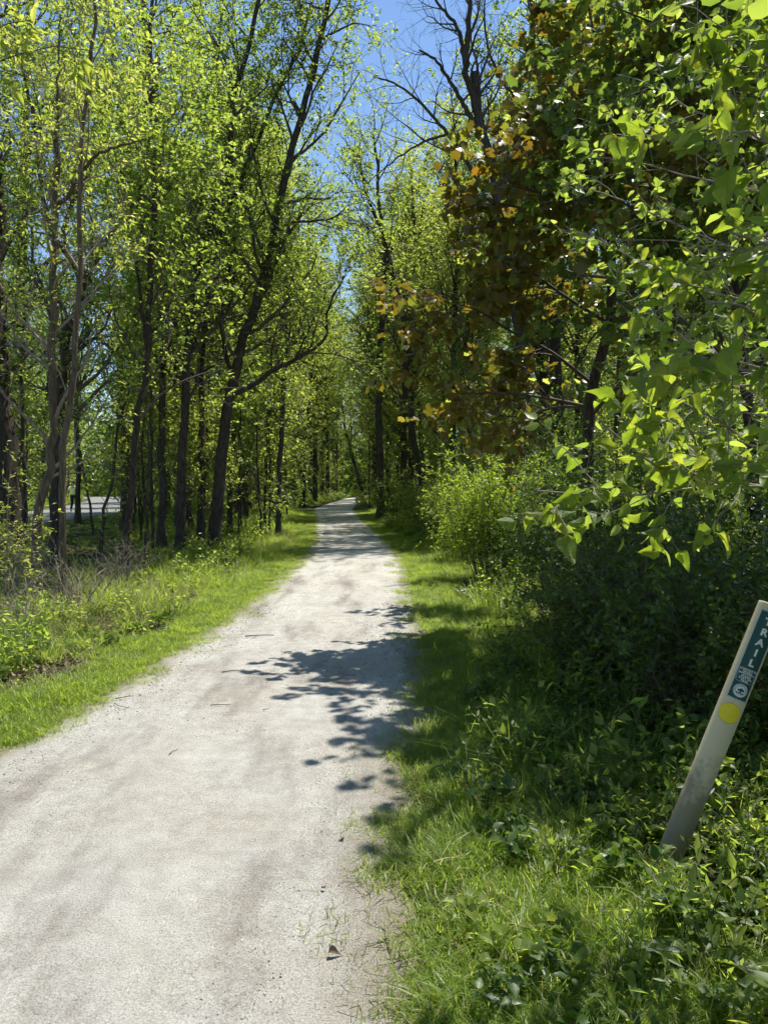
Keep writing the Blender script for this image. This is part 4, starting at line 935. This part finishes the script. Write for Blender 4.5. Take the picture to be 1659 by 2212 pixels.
plant('small pointed-leaf weed at the shade line', 1200, 1935, 9, .05, [33, 34], .3, 'leaf_near', .16)
plant('round-leaved weed in the sunlit grass near centre bottom', 1010, 2030, 8, .055, [35, 36], .42, 'leaf_yellow', .07)
plant('pale round-leaved seedling right of the post foot', 1600, 1930, 10, .04, [37, 38], .45, 'leaf_near', .14)
plant('leafy weed standing left of the post in shade', 1010, 1740, 9, .055, [39, 40], .3, 'leaf_shrub', .2)
plant('broad-leaved weed at the bottom edge left of the dock plant', 1320, 2180, 10, .06, [40, 41], .4, 'leaf_green', .1)
plant('yellow-green weed cluster by the left woodland border', 130, 1390, 12, .08, [42, 43], .2, 'leaf_yellow', .35)

# ------------------------------------------------------------------ trail post
def paint(name, c, rough=.5, c2=None, scale=14):
    return simple_mat(name, c2 or tuple(k*.86 for k in c), c, scale, rough, .05, 60, spec=.35)
M['post'] = paint('post_plastic', (.54, .465, .295), .5, (.45, .385, .24), 4)
M['sign_green'] = paint('sign_green', (.008, .055, .045), .4); M['sign_white'] = paint('sign_white', (.62, .64, .60), .5); M['sign_yellow'] = paint('sign_yellow', (.72, .58, .015), .5)
M['sign_mark'] = paint('sign_mark', (.08, .07, .02), .6)
def dirty_post():
    m = M['post']; nt = m.node_tree; b = [n for n in nt.nodes if n.type == 'BSDF_PRINCIPLED'][0]
    tc = ND(nt, 'ShaderNodeTexCoord'); sp = ND(nt, 'ShaderNodeSeparateXYZ'); nt.links.new(tc.outputs['Object'], sp.inputs[0])
    ns = noise(nt, tc.outputs['Object'], 16, 5, .65)
    ma = ND(nt, 'ShaderNodeMath', operation='MULTIPLY_ADD'); nt.links.new(ns, ma.inputs[0]); ma.inputs[1].default_value = -.55; nt.links.new(sp.outputs['Z'], ma.inputs[2])
    f = ramp(nt, ma.outputs[0], [(0.0, (.75, .75, .75)), (.16, (0, 0, 0))])
    old = b.inputs['Base Color'].links[0].from_socket
    col = mixc(nt, f, old, (.12, .095, .06))
    v = mapping(nt, 'Object', (1, 1, .12)); st = ramp(nt, noise(nt, v, 40, 3, .6), [(.60, (0, 0, 0)), (.72, (.35, .35, .35))])
    nt.links.new(mixc(nt, st, col, (.22, .19, .12)), b.inputs['Base Color'])
dirty_post()
PR = .051
pb = at(1441, 1885, depth_of(1885)); pb[2] = float(gz(pb[0], pb[1]))
axis = norm(np.array([math.sin(R_(22.0)), .03, math.cos(R_(22.0))]))
toc = np.array([0, 0, 1.0])-pb; toc = norm(toc-(toc@axis)*axis); side = np.cross(axis, toc)      # side: image right
face = norm(toc*math.cos(R_(11))+side*math.sin(R_(11))); sx = np.cross(axis, face)
PLEN = 1.158
post = bpy.data.objects.new('trail_post', None); COL.objects.link(post); post.location = pb
tag(post, 'leaning round tan trail marker post with green TRAIL sign and yellow disc', 'post')
def wrap(pts, off):
    """flat (s right, t up along the axis from the base) on the pipe"""
    pts = np.asarray(pts, float); a = pts[:, 0]/PR; r = PR+off
    return (np.cos(a)[:, None]*face+np.sin(a)[:, None]*sx)*r+axis*pts[:, 1:2]
mb = MB(); ZS = np.array([-.3, 0, .3, .6, .9, PLEN-.012, PLEN-.004]); n = 48; a = np.linspace(0, 2*np.pi, n, endpoint=False)
ring = lambda r, z: (np.cos(a)[:, None]*face+np.sin(a)[:, None]*sx)*r+axis*z
rings = [ring(PR, z) for z in ZS]+[ring(PR-.001, PLEN-.001), ring(PR-.003, PLEN), ring(.03, PLEN+.001), ring(.001, PLEN+.001)]
V = np.concatenate(rings); k = np.arange(len(rings)-1)[:, None]*n; j = np.arange(n)[None]; j2 = (j+1) % n
mb.add(V, np.stack([k+j, k+j2, k+n+j2, k+n+j], -1).reshape(-1, 4)); o = link('post_body', mb.mesh('post_body', M['post'], None, True), post)
def panel(name, s0, s1, t0, t1, off, mat, parent, nx=16, ny=4):
    S, Tt = np.meshgrid(np.linspace(s0, s1, nx), np.linspace(t0, t1, ny)); V = wrap(np.stack([S.ravel(), Tt.ravel()], 1), off)
    i = np.arange(ny-1)[:, None]*nx; j = np.arange(nx-1)[None]
    return link(name, mesh_np(name, V, np.stack([i+j, i+j+1, i+nx+j+1, i+nx+j], -1).reshape(-1, 4), [mat], smooth=True), parent)
def disc(name, s, t, rx, ry, off, mat, parent, r_in=0., n=40):
    a = np.linspace(0, 2*np.pi, n, endpoint=False); rr = np.linspace(max(r_in, .02), 1, 5)
    V = np.concatenate([np.stack([s+np.cos(a)*rx*q, t+np.sin(a)*ry*q], 1) for q in rr]); k = np.arange(4)[:, None]*n; j = np.arange(n)[None]; j2 = (j+1) % n
    F = [np.stack([k+j, k+n+j, k+n+j2, k+j2], -1).reshape(-1, 4)]
    V3 = wrap(V, off)
    if not r_in: F.append(np.arange(n)[None])
    return link(name, mesh_np(name, V3, F, [mat], smooth=True), parent)
ST = PLEN-.030; SB = ST-.394; HW = .0445
sign = panel('sign_panel', -HW, HW, SB, ST, .0010, M['sign_white'], post, 18, 8)
panel('sign_outline', -HW+.0016, HW-.0016, SB+.0016, ST-.0016, .0014, M['sign_green'], sign, 18, 8)
panel('sign_border', -HW+.0034, HW-.0034, SB+.0034, ST-.0034, .0018, M['sign_white'], sign, 18, 8)
panel('sign_field', -HW+.0058, HW-.0058, SB+.0058, ST-.0058, .0022, M['sign_green'], sign, 18, 8)
def refine(me, L=.005):
    bm = bmesh.new(); bm.from_mesh(me); bmesh.ops.remove_doubles(bm, verts=bm.verts, dist=1e-6); bmesh.ops.triangulate(bm, faces=bm.faces)
    for _ in range(5):
        ed = [e_ for e_ in bm.edges if e_.calc_length() > L]
        if not ed: break
        bmesh.ops.subdivide_edges(bm, edges=ed, cuts=1); bmesh.ops.triangulate(bm, faces=bm.faces)
    bm.to_mesh(me); bm.free()
def text_flat(body, size, bold):
    cu = bpy.data.curves.new('t', 'FONT'); cu.body = body; cu.size = size; cu.align_x = 'CENTER'; cu.align_y = 'CENTER'; cu.offset = bold; cu.resolution_u = 3
    ob = bpy.data.objects.new('t', cu); COL.objects.link(ob)
    dg = bpy.context.evaluated_depsgraph_get(); dg.update(); me = bpy.data.meshes.new_from_object(ob.evaluated_get(dg))
    bpy.data.objects.remove(ob); bpy.data.curves.remove(cu); refine(me); return me
def letter(body, s, t, size, bold, parent, sxk=1.0, rot=0., mat='sign_white', name='lettering', off=.0027):
    me = text_flat(body, size, bold); n = len(me.vertices); co = np.zeros(n*3); me.vertices.foreach_get('co', co); co = co.reshape(-1, 3)
    x = co[:, 0]*sxk; y = co[:, 1]; p = np.stack([s+x*math.cos(rot)-y*math.sin(rot), t+x*math.sin(rot)+y*math.cos(rot)], 1)
    me.vertices.foreach_set('co', wrap(p, off).astype(np.float32).ravel()); me.materials.clear(); me.materials.append(M[mat]); me.update(); me.name = name
    return link(name, me, parent)
for ch, q in zip('TRAIL', (.048, .0935, .139, .1845, .230)): letter(ch, 0, ST-q, .041, .0016, sign, 1.0, name='letter')
bt, bb, bw = ST-.256, ST-.315, .0335
for s0, s1, t0, t1 in ((-bw+.003, bw-.003, bt-.0009, bt), (-bw+.003, bw-.003, bb, bb+.0009), (-bw, -bw+.0009, bb+.003, bt-.003), (bw-.0009, bw, bb+.003, bt-.003)):
    panel('text_frame', s0, s1, t0, t1, .0027, M['sign_white'], sign, 10, 3)
for ln, q, sz in (('TO PROTECT THE', .2625, .0088), ('NATURAL', .271, .0088), ('ENVIRONMENT', .279, .0088), ('PLEASE', .2895, .0118), ('STAY ON', .2993, .0118), ('TRAIL', .309, .0118)):
    letter(ln, 0, ST-q, sz, .00035, sign)
sc_t = ST-.351
disc('seal', 0, sc_t, .0275, .0275, .0027, M['sign_white'], sign)
disc('seal_ring', 0, sc_t, .0190, .0190, .0030, M['sign_green'], sign, r_in=.94)
txt = 'FOREST PRESERVE DISTRICT'
for i, ch in enumerate(txt):
    if ch == ' ': continue
    an = R_(205)-R_(230)*i/(len(txt)-1); letter(ch, .0232*math.cos(an), sc_t+.0232*math.sin(an), .0062, .0002, sign, 1., an-math.pi/2, 'sign_green', 'letter', .0030)
blob = [(-.002, -.010), (-.0015, -.004), (-.008, -.0035), (-.012, .000), (-.010, .005), (-.005, .006), (-.002, .010), (.004, .0105), (.007, .007), (.012, .006), (.0145, .001), (.011, -.003), (.004, -.003), (.0025, -.010)]
def flat_mark(name, pts, off):
    me = mesh_np(name, np.c_[np.array(pts), np.zeros(len(pts))], np.arange(len(pts))[None], [M['sign_green']]); refine(me, .004)
    co = np.zeros(len(me.vertices)*3); me.vertices.foreach_get('co', co); co = co.reshape(-1, 3)
    me.vertices.foreach_set('co', wrap(co[:, :2]+[0, sc_t], off).astype(np.float32).ravel()); me.update(); link(name, me, sign)
flat_mark('seal_tree', blob[::-1], .0032)
flat_mark('seal_ground', [(-.0165, -.0085), (-.012, -.0135), (.012, -.0135), (.0165, -.0085)], .0033)
dt = SB-.060
disc('marker_rim', -.006, dt, .0455, .0425, .0008, M['sign_mark'], post)
disc('marker_disc', -.006, dt, .0443, .0413, .0016, M['sign_yellow'], post)
for (s, t) in ((-.038, .012), (-.036, -.010), (-.0365, -.015)): panel('scratch', s-.006, s-.003, dt+t, dt+t+.0012, .0021, M['sign_mark'], post, 3, 2)

# ------------------------------------------------------------------ walker on the side track
def skin_body(name, joints, edges, mat, parent, sub=2):
    me = bpy.data.meshes.new(name); me.from_pydata([j[:3] for j in joints], edges, [])
    o = link(name, me, parent); md = o.modifiers.new('skin', 'SKIN'); md.use_smooth_shade = True
    for i, j in enumerate(joints): me.skin_vertices[0].data[i].radius = (j[3], j[4] if len(j) > 4 else j[3])
    me.skin_vertices[0].data[0].use_root = True
    sb = o.modifiers.new('sub', 'SUBSURF'); sb.levels = sub; sb.render_levels = sub
    dg = bpy.context.evaluated_depsgraph_get(); dg.update(); m2 = bpy.data.meshes.new_from_object(o.evaluated_get(dg))
    o.modifiers.clear(); o.data = m2; m2.materials.clear(); m2.materials.append(mat); return o
M['skin'] = paint('skin', (.42, .25, .17), .6); M['vest'] = paint('vest_fabric', (.80, .90, .42), .7); M['trousers'] = paint('trouser_fabric', (.012, .012, .014), .8); M['hair'] = paint('hair', (.03, .02, .014), .7); M['shoe'] = paint('shoe', (.05, .05, .05), .6)
pp = at(161, 1106, depth_of(1106)); pp[2] = float(gz(pp[0], pp[1]))
man = bpy.data.objects.new('person', None); COL.objects.link(man); man.location = pp; man.rotation_euler = (0, 0, R_(10))
tag(man, 'person in pale lime top and black trousers walking behind a grey trunk', 'person')
# facing away (+Y), mid-stride
J = [(0, 0, .98, .14, .11), (0, .01, 1.15, .13, .10), (0, .02, 1.36, .17, .11), (0, .03, 1.50, .06), (0, .05, 1.58, .065), (0, .06, 1.68, .085, .10), (0, .06, 1.77, .05),
     (.19, .02, 1.43, .06), (.30, -.05, 1.20, .045), (.28, .16, 1.10, .038), (.27, .24, 1.12, .035), (-.19, .02, 1.43, .06), (-.30, -.08, 1.20, .045), (-.30, .10, 1.06, .038), (-.29, .18, 1.07, .035),
     (.10, 0, .92, .09), (.11, .16, .52, .06), (.11, .02, .10, .042), (.11, .16, .04, .035), (-.10, 0, .92, .09), (-.11, .05, .50, .06), (-.11, -.26, .14, .042), (-.11, -.18, .04, .035)]
E = [(0, 1), (1, 2), (2, 3), (3, 4), (4, 5), (5, 6), (2, 7), (7, 8), (8, 9), (9, 10), (2, 11), (11, 12), (12, 13), (13, 14), (0, 15), (15, 16), (16, 17), (17, 18), (0, 19), (19, 20), (20, 21), (21, 22)]
skin_body('body', J, E, M['skin'], man)
skin_body('top', [(0, 0, .96, .165, .135), (0, .01, 1.15, .155, .125), (0, .02, 1.36, .195, .135), (0, .03, 1.47, .10), (.20, .02, 1.42, .085), (.29, -.04, 1.24, .068), (-.20, .02, 1.42, .085), (-.29, -.07, 1.24, .068)],
          [(0, 1), (1, 2), (2, 3), (2, 4), (4, 5), (2, 6), (6, 7)], M['vest'], man)
skin_body('trousers', [(0, 0, .97, .155, .125), (.10, 0, .90, .11), (.11, .16, .52, .082), (.11, .02, .12, .062), (-.10, 0, .90, .11), (-.11, .05, .50, .082), (-.11, -.26, .17, .062)], [(0, 1), (1, 2), (2, 3), (0, 4), (4, 5), (5, 6)], M['trousers'], man)
for s, y0, z0 in ((.11, .0, .05), (-.11, -.28, .08)): skin_body('shoe', [(s, y0-.04, z0, .05, .045), (s, y0+.08, z0-.005, .05, .04), (s, y0+.19, z0-.015, .045, .03)], [(0, 1), (1, 2)], M['shoe'], man, 1)
skin_body('hair', [(0, .02, 1.64, .07, .06), (0, .035, 1.72, .10, .095), (0, .05, 1.785, .07, .07)], [(0, 1), (1, 2)], M['hair'], man, 2)
